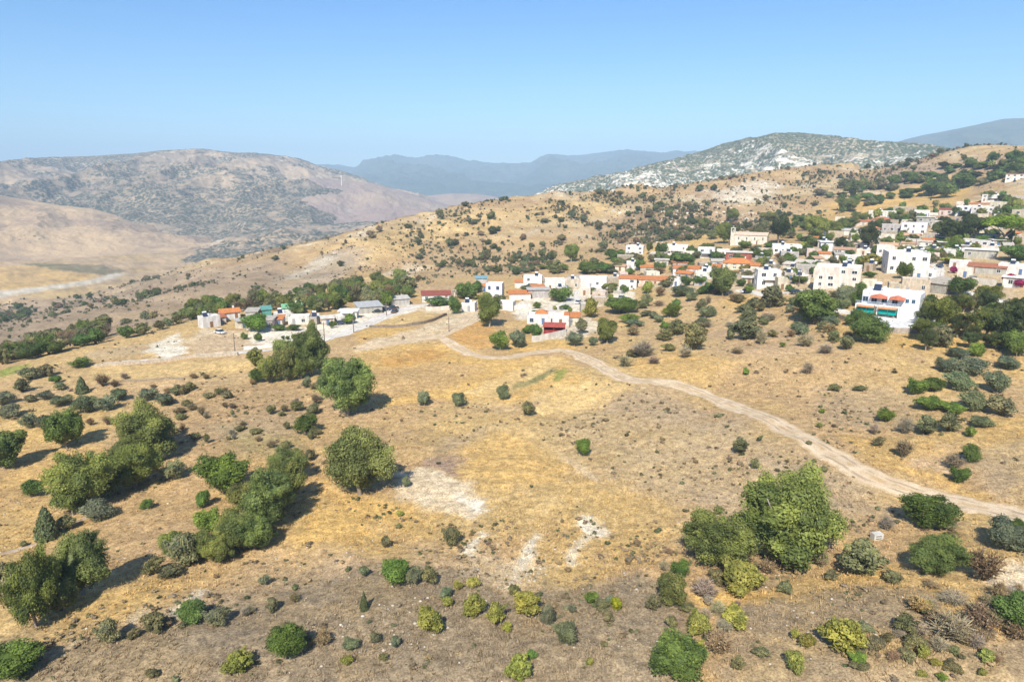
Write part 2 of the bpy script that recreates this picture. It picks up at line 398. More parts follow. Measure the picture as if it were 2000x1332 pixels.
def cover(x, y):
    r = np.hypot(x, y)
    n1 = fbm(x / 22, y / 22, 21, 5, .6); n2 = fbm(x / 5, y / 5, 31, 4, .6); n3 = fbm(x / 60, y / 90, 41, 4)
    c = ramp2(C_STRAW * .88, C_BROWN * 1.08, sstep(-.35, .4, n1 + .4 * n2))
    c = ramp2(c, C_GOLD * .92, sstep(0, .45, n3 - .3 * n2) * .45)
    c = ramp2(c, C_PINK, sstep(.1, .5, fbm(x / 33, y / 20, 51, 4)) * .5)
    far = sstep(330, 620, r)
    n4 = fbm(x / 70, y / 45, 61, 5, .6)
    c2 = ramp2(np.array((.49, .375, .22)), C_BROWN * 1.05, sstep(-.3, .35, n4)); c2 = ramp2(c2, np.array((.31,.215,.145)), sstep(.05, .5, fbm(x / 40, y / 60, 71, 5, .6)) * .6)
    c2 = ramp2(c2, C_WHITE * .8, sstep(.22, .5, fbm(x / 25, y / 40, 75, 5, .65)) * .55)
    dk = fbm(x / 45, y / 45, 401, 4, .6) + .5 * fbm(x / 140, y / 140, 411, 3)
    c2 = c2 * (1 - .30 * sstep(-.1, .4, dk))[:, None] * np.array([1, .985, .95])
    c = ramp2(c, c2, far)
    val = sstep(900, 1000, r)
    c = ramp2(c, ramp2(C_STRAW * .8, C_PINK, sstep(-.3, .3, n4)), val)
    wx = x + 2.2 * fbm(x / 4.5, y / 4.5, 81, 4, .6) * (1 + 4 * far); wy = y + 2.2 * fbm(x / 4.5, y / 4.5, 91, 4, .6) * (1 + 4 * far)
    for (P, col, soft, st) in PATCH:
        m = poly_mask(wx, wy, P, soft) * st
        m = m * np.clip(1 + .5 * n2 + .3 * n1, .4 if st < 1 else .85, 1 / st)
        k = m > 0.002
        if k.any(): c[k] = c[k] * (1 - m[k, None]) + np.array(col) * m[k, None]
    # wind-combed streaks, trampled and bare spots
    v = 1 + .16 * fbm(x / 1.3, y / 1.3, 101, 3, .7) + .13 * n2
    c = c * v[:, None]; lum = c.mean(1)[:, None]; c = lum + (c - lum) * 1.02
    return np.clip(c, .02, .85)
az = np.concatenate([np.arange(-180, -60, 4.0), np.arange(-60, -41, .6), np.arange(-41, 41.01, .115), np.arange(41.6, 60, .6), np.arange(60, 180.1, 4.0)])
rr = np.concatenate([np.array([2, 8, 16, 26, 34, 40, 44.]), np.exp(np.arange(math.log(47), math.log(420), .0032)), np.exp(np.arange(math.log(421), math.log(1100), .0058)), np.exp(np.linspace(math.log(1110), math.log(1700), 30))])
AZ, RR = np.meshgrid(np.radians(az), rr)
gx = (np.sin(AZ) * RR).ravel(); gy = (np.cos(AZ) * RR).ravel(); gz = height(gx, gy)
na, nr = len(az), len(rr)
idx = np.arange(na * nr).reshape(nr, na)
F = np.stack([idx[:-1, :-1], idx[:-1, 1:], idx[1:, 1:], idx[1:, :-1]], -1).reshape(-1, 4)[:, ::-1]
def mesh_h(x, y):                                      # height of the ground MESH (bilinear), for laying tracks on it
    x = np.atleast_1d(np.asarray(x, float)); y = np.atleast_1d(np.asarray(y, float))
    a = np.degrees(np.arctan2(x, y)); r = np.hypot(x, y)
    i = np.clip(np.searchsorted(az, a) - 1, 0, na - 2); j = np.clip(np.searchsorted(rr, r) - 1, 0, nr - 2)
    fa = (a - az[i]) / (az[i + 1] - az[i]); fr = (r - rr[j]) / (rr[j + 1] - rr[j])
    Z = gz.reshape(nr, na)
    return (Z[j, i] * (1 - fa) + Z[j, i + 1] * fa) * (1 - fr) + (Z[j + 1, i] * (1 - fa) + Z[j + 1, i + 1] * fa) * fr
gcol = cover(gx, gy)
def bands(x, y, z):                                    # old field terraces: lines of scrub and stones along the contours
    q = (z + 3.0 * fbm(x / 60, y / 60, 501, 3)) / 5.5 + .35 * fbm(x / 12, y / 12, 511, 3)
    return sstep(.55, .95, np.abs((q - np.floor(q)) * 2 - 1)) * sstep(-.15, .25, fbm(x / 50, y / 50, 521, 3)) * sstep(300, 360, np.hypot(x, y))
_b = bands(gx, gy, gz)[:, None] * .5
gcol = gcol * (1 - _b) + C_BROWN * .72 * _b
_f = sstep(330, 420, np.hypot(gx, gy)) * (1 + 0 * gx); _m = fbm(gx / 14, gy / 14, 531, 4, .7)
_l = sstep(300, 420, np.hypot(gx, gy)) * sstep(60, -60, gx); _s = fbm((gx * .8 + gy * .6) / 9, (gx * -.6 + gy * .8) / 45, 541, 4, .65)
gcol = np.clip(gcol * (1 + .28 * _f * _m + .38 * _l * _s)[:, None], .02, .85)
m = NT('ground_cover')
P1 = m.pos(); col = m.attr('col')
near = m.noise(P1, .9, 5, .7); fine = m.noise(P1, 4.5, 4, .75); big = m.noise(P1, .12, 5, .65)
col = m.mix(1.0, col, m.mix(m.mr(near, .3, .72), (.66, .655, .65), (1.32, 1.30, 1.24)), 'MULTIPLY')
col = m.mix(1.0, col, m.mix(m.mr(fine, .28, .72), (.52, .51, .50), (1.42, 1.41, 1.36)), 'MULTIPLY')
cl = m.math('MULTIPLY', m.mr(m.noise(P1, 2.1, 5, .75), .52, .60), m.mr(m.noise(P1, .16, 4, .6), .40, .58))
col = m.mix(m.math('MULTIPLY', cl, .38), col, (.20, .145, .08))
cl2 = m.math('MULTIPLY', m.mr(m.noise(P1, 1.3, 5, .8), .54, .62), m.mr(m.noise(P1, .11, 4, .6), .62, .46))
col = m.mix(m.math('MULTIPLY', cl2, .35), col, (.62, .47, .24))
dots = m.mr(m.vor(P1, 1.25), .10, .22, 1, 0)           # small cushions of thyme and dead thistle
dsel = m.mr(m.noise(P1, .22, 3), .50, .62)
col = m.mix(m.math('MULTIPLY', m.math('MULTIPLY', dots, dsel), .75), col, (.12, .10, .055))
d2 = m.mr(m.vor(P1, .42), .07, .17, 1, 0)
col = m.mix(m.math('MULTIPLY', m.math('MULTIPLY', d2, m.mr(big, .46, .6)), .7), col, (.13, .11, .06))
st = m.mr(m.vor(P1, 2.3), .06, .12, 1, 0)              # pale stones
col = m.mix(m.math('MULTIPLY', m.math('MULTIPLY', st, m.mr(m.noise(P1, .3, 3), .52, .64)), .8), col, (.60, .55, .47))
m.color(col)
m.bump(m.math('ADD', m.math('MULTIPLY', fine, .5), near), .55, .35)
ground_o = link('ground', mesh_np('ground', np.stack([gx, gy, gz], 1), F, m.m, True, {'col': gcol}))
tag(ground_o, kind='structure')
# the valley floor reaches the horizon
m = NT('valley_floor')
P1 = m.pos((1, 1, 1))
c = m.mix(m.mr(m.noise(P1, .004, 6, .6), .4, .6), (.42, .30, .17), (.30, .22, .15))
c = m.mix(m.math('MULTIPLY', m.mr(m.vor(P1, .03), .25, .4, 1, 0), m.mr(m.noise(P1, .003, 4), .5, .56)), c, (.09, .10, .06))
m.color(c)
vf = []
rv = [900, 1300, 1800, 2600, 4000, 7000, 12000]
vz = [-112, -106, -104, -104, -104, -104, -104]
A = np.radians(np.arange(-180, 180.1, 4))
V = np.array([(math.sin(a) * r_, math.cos(a) * r_, z_) for r_, z_ in zip(rv, vz) for a in A])
idx = np.arange(len(V)).reshape(len(rv), len(A))
F = np.stack([idx[:-1, :-1], idx[:-1, 1:], idx[1:, 1:], idx[1:, :-1]], -1).reshape(-1, 4)[:, ::-1]
V[:, 2] -= 1.5
tag(link('valley_floor', mesh_np('valley_floor', V, F, m.m)), kind='structure')

# ------------------------------------------------------------------ far hills: each a range with its own distance, front slope and back slope
def hill(name, crest, r_c, r_f, z_f, mat, amp, wl, seed, step=.06, rows=150, p=1.0, rough=.004):
    cx = np.array([c[0] for c in crest], float); cyy = np.array([c[1] for c in crest], float)
    a_c = np.degrees(np.arctan((cx - 1000) / FPX / cP))
    az = np.arange(a_c[0], a_c[-1] + step / 2, step)
    u = np.tan(np.radians(az))
    rcv = np.interp(az, a_c, r_c if isinstance(r_c, (list, tuple)) else [r_c] * len(cx))
    rfv = np.interp(az, a_c, r_f if isinstance(r_f, (list, tuple)) else [r_f] * len(cx))
    # crest height from the sight line
    pxs = np.interp(az, a_c, cx); pys = np.interp(az, a_c, cyy)
    uu = (pxs - 1000) / FPX; vv = (666 - pys) / FPX
    dx, dy, dz = uu, cP + vv * sP, -sP + vv * cP
    hr = np.hypot(dx, dy); zc = CAMZ + dz / hr * rcv
    az = np.degrees(np.arctan2(dx, dy))
    T = np.concatenate([np.linspace(0, 1, rows), 1 + np.linspace(.03, .6, 14)])
    A, TT = np.meshgrid(np.radians(az), T)
    tf = np.minimum(TT, 1)
    r = rfv + (rcv - rfv) * TT
    x = np.sin(A) * r; y = np.cos(A) * r
    zz = z_f + (zc - z_f) * tf ** p
    env = np.sin(np.clip(tf, 0, 1) * math.pi) ** .75
    g = 1 - np.abs(fbm(x / wl, y / (wl * 1.7), seed, 6, .52)) * 2.4
    zz = zz + g * amp * env + rough * rcv * fbm(x / (wl * .16), y / (wl * .16), seed + 5, 4, .6) * (.3 + env)
    b = np.clip(TT - 1, 0, 1) / .6
    zz = zz - (zc - z_f) * (b ** 1.3) - 4 * (TT > 1)
    zz = np.maximum(zz, z_f - 25)
    V = np.stack([x.ravel(), y.ravel(), zz.ravel()], 1)
    nr_, na_ = TT.shape
    idx = np.arange(na_ * nr_).reshape(nr_, na_)
    F = np.stack([idx[:-1, :-1], idx[:-1, 1:], idx[1:, 1:], idx[1:, :-1]], -1).reshape(-1, 4)[:, ::-1]
    tone = fbm(V[:, 0] / (wl * .8), V[:, 1] / (wl * .8), seed + 9, 5, .6)
    return tag(link(name, mesh_np(name, V, F, mat, True, {'tone': tone, 'tt': TT.ravel()})), kind='structure')
def hill_mat(name, base1, base2, scrub, rock, s, scrub_t=(.46, .56), dens=.35, rock_t=(.56, .66), rockamt=.6, dot=1.0, belt=None):
    m = NT(name)
    P = m.pos()
    PS = m.pos((1, 1, 3.0))
    t = m.attr('tone', 'Fac')
    c = m.mix(m.mr(m.math('ADD', m.math('MULTIPLY', t, .8), m.noise(P, .004 * s, 6, .6)), .25, .75), base1, base2)
    sa = ra = None
    if belt:                                           # how scrub and bare rock change from the foot (0) to the crest (1)
        cr = m.n('ShaderNodeValToRGB'); e = cr.color_ramp.elements; wob = m.math('ADD', m.attr('tt', 'Fac'), m.math('MULTIPLY', m.math('SUBTRACT', m.noise(P, .0026, 5), .5), .5)); m.l(wob, cr.inputs[0])
        e[0].position, e[0].color = belt[0][0], (belt[0][1] + .5, belt[0][2] + .5, 0, 1); e[1].position, e[1].color = belt[-1][0], (belt[-1][1] + .5, belt[-1][2] + .5, 0, 1)
        for q in belt[1:-1]: z_ = e.new(q[0]); z_.color = (q[1] + .5, q[2] + .5, 0, 1)
        sp = m.n('ShaderNodeSeparateColor'); m.l(cr.outputs[0], sp.inputs[0]); sa = m.math('SUBTRACT', sp.outputs[0], .5); ra = m.math('SUBTRACT', sp.outputs[1], .5)
    add = lambda v, w_: m.math('ADD', v, w_) if w_ is not None else v
    c = m.mix(m.math('MULTIPLY', m.mr(add(m.noise(PS, .010 * s, 6, .7), ra), *rock_t), rockamt), c, rock)
    d = m.mr(m.vor(P, .055 * s * dot), dens * .55, dens * 1.1, 1, 0)
    z = m.mr(add(m.noise(PS, .0045 * s, 6, .68), sa), *scrub_t)
    c = m.mix(m.math('MULTIPLY', m.math('MULTIPLY', d, z), .92), c, scrub)
    d = m.mr(m.vor(P, .13 * s * dot), dens * .4, dens * .9, 1, 0)
    z = m.mr(add(m.noise(PS, .009 * s, 5, .7), sa), scrub_t[0] - .02, scrub_t[1] + .04)
    c = m.mix(m.math('MULTIPLY', m.math('MULTIPLY', d, z), .8), c, scrub)
    m.color(c); m.bump(m.noise(P, .03 * s, 5, .7), .8, 6 / s)
    return m.m
M_brown = hill_mat('dry_hill', (.46, .325, .185), (.29, .205, .135), (.09, .09, .05), (.50, .40, .28), 1.5, (.56, .66), .28, (.6, .72), .5)
M_scrub = hill_mat('scrub_hill', (.40, .295, .19), (.28, .215, .15), (.04, .055, .035), (.56, .50, .40), 2.1, (.45, .55), .66, (.55, .64), .6, 1.0, [(0, .06, 0), (.22, .12, -.05), (.42, .0, -.05), (.52, .10, -.05), (.62, -.10, .0), (.74, -.06, .0), (.84, .13, .05), (1, .14, .04)])
M_mauve = hill_mat('mauve_hill', (.34, .25, .18), (.29, .21, .17), (.08, .085, .06), (.48, .42, .34), .6, (.52, .62), .42, (.60, .7), .5)
M_rock = hill_mat('rocky_hill', (.44, .35, .24), (.27, .23, .15), (.045, .065, .025), (.74, .67, .55), 2.3, (.43, .53), .72, (.49, .56), .95, 1.0, [(0, -.06, .02), (.35, -.05, .07), (.6, .02, .06), (.78, .12, -.06), (1, .16, -.14)])
M_blue = hill_mat('forest_range', (.10, .11, .07), (.07, .085, .055), (.04, .055, .035), (.25, .22, .16), .3, (.4, .6), .5, (.62, .72), .4)
hill('far_mountain_range', [(300,345),(520,335),(600,327),(640,322),(665,325),(690,329),(715,318),(740,309),(775,307),(790,312),(812,313),(850,306),(880,309),(920,316),(970,319),(1035,319),(1070,306),(1100,304),(1130,303),(1165,299),(1210,295),(1260,298),(1300,302),(1330,296),(1370,301),(1420,312),(1500,330),(1700,345)], 9000, 5200, -90, M_blue, 130, 900, 301, .05, 90, 1.1, .003)
hill('blue_mountain', [(1500,345),(1600,320),(1680,297),(1740,281),(1800,265),(1870,252),(1920,241),(1960,234),(2000,232),(2100,238),(2300,220),(2600,250)], 6000, 4200, -60, M_blue, 90, 800, 311, .07, 70, 1.0, .002)
hill('scrub_mountain', [(-700,330),(-300,322),(0,318),(60,313),(100,311),(200,304),(260,300),(320,294),(380,292),(430,297),(460,299),(520,303),(560,308),(600,318),(620,327),(660,338),(700,352),(760,375),(840,400)],
     3600, [1900]*10 + [1800]*4 + [1900, 2100, 2300, 2500, 2700], -103, M_scrub, 75, 420, 321, .05, 220, 1.15, .0022)
hill('mauve_ridge', [(420,392),(500,372),(560,352),(620,349),(680,354),(730,358),(780,372),(830,388),(870,400),(910,405),(960,420),(1000,440)], 2900, 2000, -108, M_mauve, 30, 300, 331, .04, 110, 1.0, .0015)
hill('low_ridge', [(560,430),(650,405),(760,392),(830,383),(880,378),(930,379),(970,385),(1010,390),(1080,392),(1200,400),(1300,410)], 3500, 2700, -103, M_mauve, 18, 300, 341, .04, 70, 1.0, .0015)
hill('near_scrub_hill', [(300,540),(360,488),(450,455),(560,436),(640,438),(720,432),(780,440),(860,470)], 1900, 1350, -108, M_scrub, 16, 160, 351, .05, 110, 1.0, .0018)
hill('dry_hill', [(-700,360),(-300,350),(-100,365),(0,382),(60,392),(120,402),(180,407),(230,422),(300,438),(400,468),(460,488),(520,512),(600,545),(660,570)],
     [2200]*9 + [2080, 1980, 1850, 1700, 1600], [1580]*9 + [1540, 1480, 1420, 1340, 1260], -108, M_brown, 20, 230, 361, .05, 200, .95, .0015)
hill('rocky_mountain', [(900,440),(1000,400),(1050,384),(1100,369),(1160,354),(1250,330),(1330,311),(1390,293),(1430,277),(1450,272),(1480,268),(1510,261),(1560,262),(1620,268),(1650,270),(1690,275),(1760,280),(1830,288),(1870,298),(2000,320),(2200,380)],
     2300, 1350, -90, M_rock, 55, 260, 371, .04, 180, .9, .0028)
# air
m = bpy.data.materials.new('haze'); m.use_nodes = True; t = m.node_tree; t.nodes.clear()
ou = t.nodes.new('ShaderNodeOutputMaterial'); pv = t.nodes.new('ShaderNodeVolumePrincipled')
pv.inputs['Color'].default_value = (.58, .79, 1.0, 1); pv.inputs['Density'].default_value = 1.6e-4; pv.inputs['Anisotropy'].default_value = -0.15
t.links.new(pv.outputs[0], ou.inputs['Volume'])
hx0, hx1, hy0, hy1, hz0, hz1 = -12500, 12500, -12500, 12500, -140, 575
V = np.array([(x, y, z) for x in (hx0, hx1) for y in (hy0, hy1) for z in (hz0, hz1)])
F = np.array([(0, 1, 3, 2), (4, 6, 7, 5), (0, 4, 5, 1), (2, 3, 7, 6), (0, 2, 6, 4), (1, 5, 7, 3)])
tag(link('haze', mesh_np('haze', V, F, m, False)), kind='stuff')
# ------------------------------------------------------------------ roads and tracks: ribbons that lie on the ground
def smooth_line(P, step=.8):
    P = np.array(P); out = []
    for i in range(len(P) - 1):
        a = P[max(i - 1, 0)]; b = P[i]; c = P[i + 1]; d = P[min(i + 2, len(P) - 1)]
        n = max(2, int(np.hypot(*(c - b)) / step))
        for k in range(n):
            t = k / n
            out.append(.5 * (2 * b + (c - a) * t + (2 * a - 5 * b + 4 * c - d) * t * t + (-a + 3 * b - 3 * c + d) * t ** 3))
    out.append(P[-1]); return np.array(out)
def ribbon(name, pts, width, mat, lift=.05, cols=11, seed=1, edge=.35, crown=0.0):
    L = smooth_line(GP(pts), .7)
    T = np.gradient(L, axis=0); T /= np.hypot(T[:, 0], T[:, 1])[:, None] + 1e-9
    N = np.stack([T[:, 1], -T[:, 0]], 1)
    s = np.concatenate([[0], np.cumsum(np.hypot(*np.diff(L, axis=0).T))])
    wv = np.interp(np.linspace(0, 1, len(L)), np.linspace(0, 1, len(width)), width) if isinstance(width, (list, tuple)) else np.full(len(L), width)
    uu = np.linspace(-1, 1, cols)
    V = []; A = []
    wl = wv / 2 * (1 + edge * fbm(s / 2.5, s * 0, seed, 4)); wr = wv / 2 * (1 + edge * fbm(s / 2.5, s * 0 + 9, seed, 4))
    for k, q in enumerate(uu):
        off = np.where(q < 0, wl, wr) * q
        X = L + N * off[:, None]
        z = mesh_h(X[:, 0], X[:, 1]) + lift * (1.0 if abs(q) < .99 else 0.2)
        V.append(np.stack([X[:, 0], X[:, 1], z], 1)); A.append(np.full(len(L), q))
    V = np.stack(V, 1).reshape(-1, 3); A = np.stack(A, 1).ravel()
    idx = np.arange(len(L) * cols).reshape(len(L), cols)
    F = np.stack([idx[:-1, :-1], idx[:-1, 1:], idx[1:, 1:], idx[1:, :-1]], -1).reshape(-1, 4)
    me = mesh_np(name, V, F, mat, True, {'across': A})
    if me.polygons[0].normal.z < 0: me.flip_normals()
    return tag(link(name, me), kind='structure')
def track_mat(name, pale, dark, rut):
    m = NT(name); P = m.pos(); a = m.attr('across', 'Fac'); ab = m.math('ABSOLUTE', a)
    c = m.mix(m.mr(m.noise(P, .35, 5, .65), .35, .65), pale, dark)
    mid = m.math('MULTIPLY', m.mr(ab, .12, .25, 1, 0), m.mr(m.noise(P, .5, 4, .6), .42, .6))
    c = m.mix(m.math('MULTIPLY', mid, .75), c, rut)
    rt = m.math('ABSOLUTE', m.math('SUBTRACT', ab, .42)); c = m.mix(m.math('MULTIPLY', m.mr(rt, .05, .14, 1, 0), m.mr(m.noise(P, .25, 3, .6), .38, .55)), c, tuple(q * .72 for q in dark))
    edge = m.math('MULTIPLY', m.mr(ab, .62, .98), m.mr(m.noise(P, 1.1, 4, .7), .36, .56))
    c = m.mix(m.math('MULTIPLY', edge, .9), c, rut)
    f = m.noise(P, 5, 4, .75)
    c = m.mix(1.0, c, m.mix(m.mr(f, .3, .7), (.78, .77, .76), (1.16, 1.15, 1.14)), 'MULTIPLY')
    m.color(c); m.bump(f, .5, .2)
    return m.m
M_dirt = track_mat('dirt', (.64, .51, .35), (.54, .41, .265), (.42, .29, .14))
M_conc = track_mat('pale_road', (.70, .655, .58), (.60, .55, .48), (.50, .44, .36))
ribbon('dirt_track', [(838,662),(862,660),(880,670),(905,684),(930,694),(960,698),(1000,697),(1040,690),(1080,685),(1105,685),(1130,694),(1160,708),(1190,724),(1230,741),(1280,746),(1330,755),(1390,777),(1450,800),(1510,825),(1570,856),(1630,892),(1690,925),(1750,950),(1820,970),(1890,986),(1960,1002),(2060,1030),(2200,1060),(2450,1100),(2800,1130)],
       [3.8, 4.0, 4.4, 4.8, 5.0, 5.0, 5.0, 5.0], M_dirt, .07, 13, 5)
ribbon('dirt_lane', [(700,683),(730,677),(770,670),(810,664),(840,660),(870,652),(895,640),(920,628),(940,616),(960,606)], [3, 3.2, 3.6, 5, 5.5, 4.5], M_dirt, .05, 9, 8)
ribbon('farm_road', [(185,713),(230,708),(290,704),(350,699),(410,693),(470,688)], [1.6, 2.4, 2.6, 3.4], M_conc, .06, 7, 3)
ribbon('village_road', [(455,690),(510,686),(560,679),(610,668),(650,657),(690,645),(730,628),(765,612),(800,601),(840,594)], [4, 5.5, 6, 6, 6], M_conc, .08, 9, 4, .12)
ribbon('village_lane', [(1068,618),(1085,603),(1110,592),(1128,578),(1140,566),(1160,560),(1190,566),(1230,574)], [3, 4, 5, 7, 6], M_conc, .08, 9, 6, .25)
ribbon('village_street', [(1440,566),(1465,570),(1500,576),(1535,572),(1575,568),(1610,572)], [4, 5, 4.5, 3.5], M_conc, .09, 9, 11, .2)
ribbon('upper_lane', [(1690,600),(1660,612),(1640,606),(1615,595)], 3.2, M_conc, .09, 7, 12, .2)
ribbon('hill_lane', [(1735,508),(1780,510),(1830,520),(1830,545),(1850,560),(1890,575),(1960,592),(2040,598)], [3.5, 4, 4, 4.5, 7, 8], M_conc, .1, 9, 14, .2)
M_foot = track_mat('footpath', (.52, .42, .31), (.44, .33, .22), (.40, .28, .16))
ribbon('footpath', [(-40,1090),(20,1078),(60,1066),(95,1052),(130,1030),(165,1012),(210,990)], 1.1, M_foot, .05, 5, 15)
# ------------------------------------------------------------------ plants
def leaf_quads(C, N, s, seed, aspect=.62):
    r = np.random.default_rng(seed); n = len(C)
    N = N / (np.linalg.norm(N, axis=1)[:, None] + 1e-9)
    t = r.normal(size=(n, 3)); t -= (t * N).sum(1)[:, None] * N; t /= np.linalg.norm(t, axis=1)[:, None] + 1e-9
    b = np.cross(N, t); s = s * r.uniform(.35, 1.5, n)
    t = t * s[:, None]; b = b * (s * aspect)[:, None]
    V = np.stack([C - t, C - b * .9, C + t, C + b], 1).reshape(-1, 3)
    F = np.arange(n * 4).reshape(n, 4)
    return V, F
def ico(sub=1):
    import bmesh
    b = bmesh.new(); bmesh.ops.create_icosphere(b, subdivisions=sub, radius=1)
    V = np.array([v.co[:] for v in b.verts]); F = np.array([[v.index for v in f.verts] for f in b.faces]); b.free()
    return V, F
IV, IF = ico(1)
def join_quads(parts):
    Vs, Fs, As = [], [], []; k = 0
    for V, F, A in parts:
        if F.shape[1] == 3: F = np.concatenate([F, F[:, 2:3]], 1)
        Vs.append(V); Fs.append(F + k); As.append(A); k += len(V)
    return np.concatenate(Vs), np.concatenate(Fs), np.concatenate(As)
def to_mesh(name, parts, mat, smooth=False):
    """parts: (V, quads or tris, value per vertex)"""
    me = bpy.data.meshes.new(name)
    Vs = []; li = []; ls = []; lt = []; As = []; k = 0; c = 0
    for V, F, A in parts:
        Vs.append(V); li.append((F + k).ravel()); n = F.shape[1]
        ls.append(c + np.arange(len(F)) * n); lt.append(np.full(len(F), n)); c += F.size; k += len(V); As.append(A)
    V = np.concatenate(Vs).astype(np.float32); L = np.concatenate(li).astype(np.int32)
    me.vertices.add(len(V)); me.vertices.foreach_set('co', V.ravel())
    me.loops.add(len(L)); me.loops.foreach_set('vertex_index', L)
    S_ = np.concatenate(ls).astype(np.int32)
    me.polygons.add(len(S_)); me.polygons.foreach_set('loop_start', S_); me.polygons.foreach_set('loop_total', np.concatenate(lt).astype(np.int32))
    me.polygons.foreach_set('use_smooth', np.full(len(S_), smooth))
    A = np.concatenate(As).astype(np.float32)
    if A.ndim == 1:
        a = me.attributes.new('v', 'FLOAT', 'POINT'); a.data.foreach_set('value', A)
    else:
        a = me.attributes.new('col', 'FLOAT_COLOR', 'POINT'); cc = np.ones((len(A), 4), np.float32); cc[:, :3] = A; a.data.foreach_set('color', cc.ravel())
    me.materials.append(mat); me.update(calc_edges=True)
    return me
def leaf_mat(name, use_obj=True, trans=.25):
    m = NT(name)
    if use_obj:
        oi = m.n('ShaderNodeObjectInfo'); base = oi.outputs['Color']
        v = m.attr('v', 'Fac')
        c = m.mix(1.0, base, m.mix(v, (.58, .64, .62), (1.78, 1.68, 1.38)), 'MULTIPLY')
        h = m.n('ShaderNodeHueSaturation'); h.inputs['Hue'].default_value = .5
        m.l(m.mr(oi.outputs['Random'], 0, 1, .88, 1.12), h.inputs['Value']); m.l(m.mr(oi.outputs['Random'], 0, 1, .49, .51), h.inputs['Hue']); m.l(c, h.inputs['Color'])
        c = h.outputs[0]
    else:
        c = m.attr('col')
    m.color(c); m.b.inputs['Roughness'].default_value = .6; m.b.inputs['Specular IOR Level'].default_value = .25
    if trans:
        tr = m.n('ShaderNodeBsdfTranslucent'); mx = m.n('ShaderNodeMixShader'); mx.inputs[0].default_value = trans
        m.l(c, tr.inputs[0]); m.l(m.b.outputs[0], mx.inputs[1]); m.l(tr.outputs[0], mx.inputs[2]); m.l(mx.outputs[0], m.out.inputs[0])
    return m.m
M_leaf = leaf_mat('leaves'); M_twig = leaf_mat('twigs', True, 0)
m = NT('bark'); P = m.pos((1, 1, .3), True)
m.color(m.mix(m.mr(m.noise(P, 9, 4), .4, .6), (.22, .17, .12), (.36, .31, .25))); M_bark = m.m
def crown(seed, lobes, leaves, ls, z0=.0, flat=.0, lob=(.16, .25), open_=.0):
    r = np.random.default_rng(seed); parts = []
    cs = []; tries = 0
    while len(cs) < lobes and tries < 4000:
        tries += 1
        p = r.normal(size=3); p /= np.linalg.norm(p)
        k = r.uniform(.45, 1.05) if open_ > 0 else r.uniform(.6, 1.12)
        rad = r.uniform(*lob)
        c = p * k * (np.array([.5, .5, .5]) - rad)
        c[2] = c[2] * (1 - z0) + (z0 + (1 - z0) * .5)
        if flat: c[2] = z0 + (c[2] - z0) * (1 - flat) + flat * .45 * (1 - 1.6 * (c[0] ** 2 + c[1] ** 2))
        if c[2] < rad * .5: c[2] = rad * .5
        if any(np.linalg.norm(c - q[0]) < .55 * (rad + q[1]) * .8 for q in cs) and tries < 3000: continue
        cs.append((c, rad))
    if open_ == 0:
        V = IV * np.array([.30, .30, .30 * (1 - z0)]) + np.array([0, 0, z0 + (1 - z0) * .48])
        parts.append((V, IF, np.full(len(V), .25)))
    tot = sum(q[1] ** 2 for q in cs)
    for c, rad in cs:
        n = max(12, int(leaves * rad ** 2 / tot)); lv = r.uniform(.05, .85)
        d = r.normal(size=(n, 3)); d[:, 2] += .35; d /= np.linalg.norm(d, axis=1)[:, None]
        rr_ = rad * (1 + .14 * vn(d[:, 0] * 3 + seed, d[:, 1] * 3 + d[:, 2] * 2, seed)) * r.uniform(.72, 1.06, n)
        C = c + d * rr_[:, None]; C[:, 2] = np.maximum(C[:, 2], .02)
        N = d + r.normal(size=(n, 3)) * .55
        V, F = leaf_quads(C, N, ls, seed * 77 + n)
        A = np.repeat(np.clip(lv + r.normal(size=n) * .15 + .15 * d[:, 2] * 0, 0, 1), 4)
        parts.append((V, F, A))
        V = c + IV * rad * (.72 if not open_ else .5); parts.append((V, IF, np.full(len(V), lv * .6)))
        if r.random() < .5:                               # a spray that breaks the outline
            m_ = max(8, n // 9); q = (c - np.array([0, 0, z0 + .3])); q /= np.linalg.norm(q) + 1e-9; q[2] = abs(q[2]) * .8 + .1
            C = c + q * rad * r.uniform(.8, 1.35, m_)[:, None] + r.normal(size=(m_, 3)) * rad * .22; C[:, 2] = np.maximum(C[:, 2], .02)
            V, F = leaf_quads(C, r.normal(size=(m_, 3)) + q, ls, seed * 91 + n); parts.append((V, F, np.repeat(np.clip(lv + r.normal(size=m_) * .2, 0, 1), 4)))
    out = []
    for V, F, A in parts:                                 # lean and bulge the whole crown unevenly
        d = V - np.array([0, 0, .45]); a = np.arctan2(d[:, 1], d[:, 0]); k = 1 + .20 * (vn(np.cos(a) * 1.5 + seed, np.sin(a) * 1.5 + d[:, 2] * 2.2, seed) - .5) * 2
        V = V.copy(); V[:, :2] *= k[:, None]; V[:, 0] += (V[:, 2] - .3) * .12 * math.sin(seed); V[:, 2] = V[:, 2] - .10 * np.maximum(V[:, 2] - .6, 0); V[:, 2] *= 1 + .10 * (vn(V[:, 0] * 3, V[:, 1] * 3, seed + 3) - .5) * 2
        out.append((V, F, A))
    return out
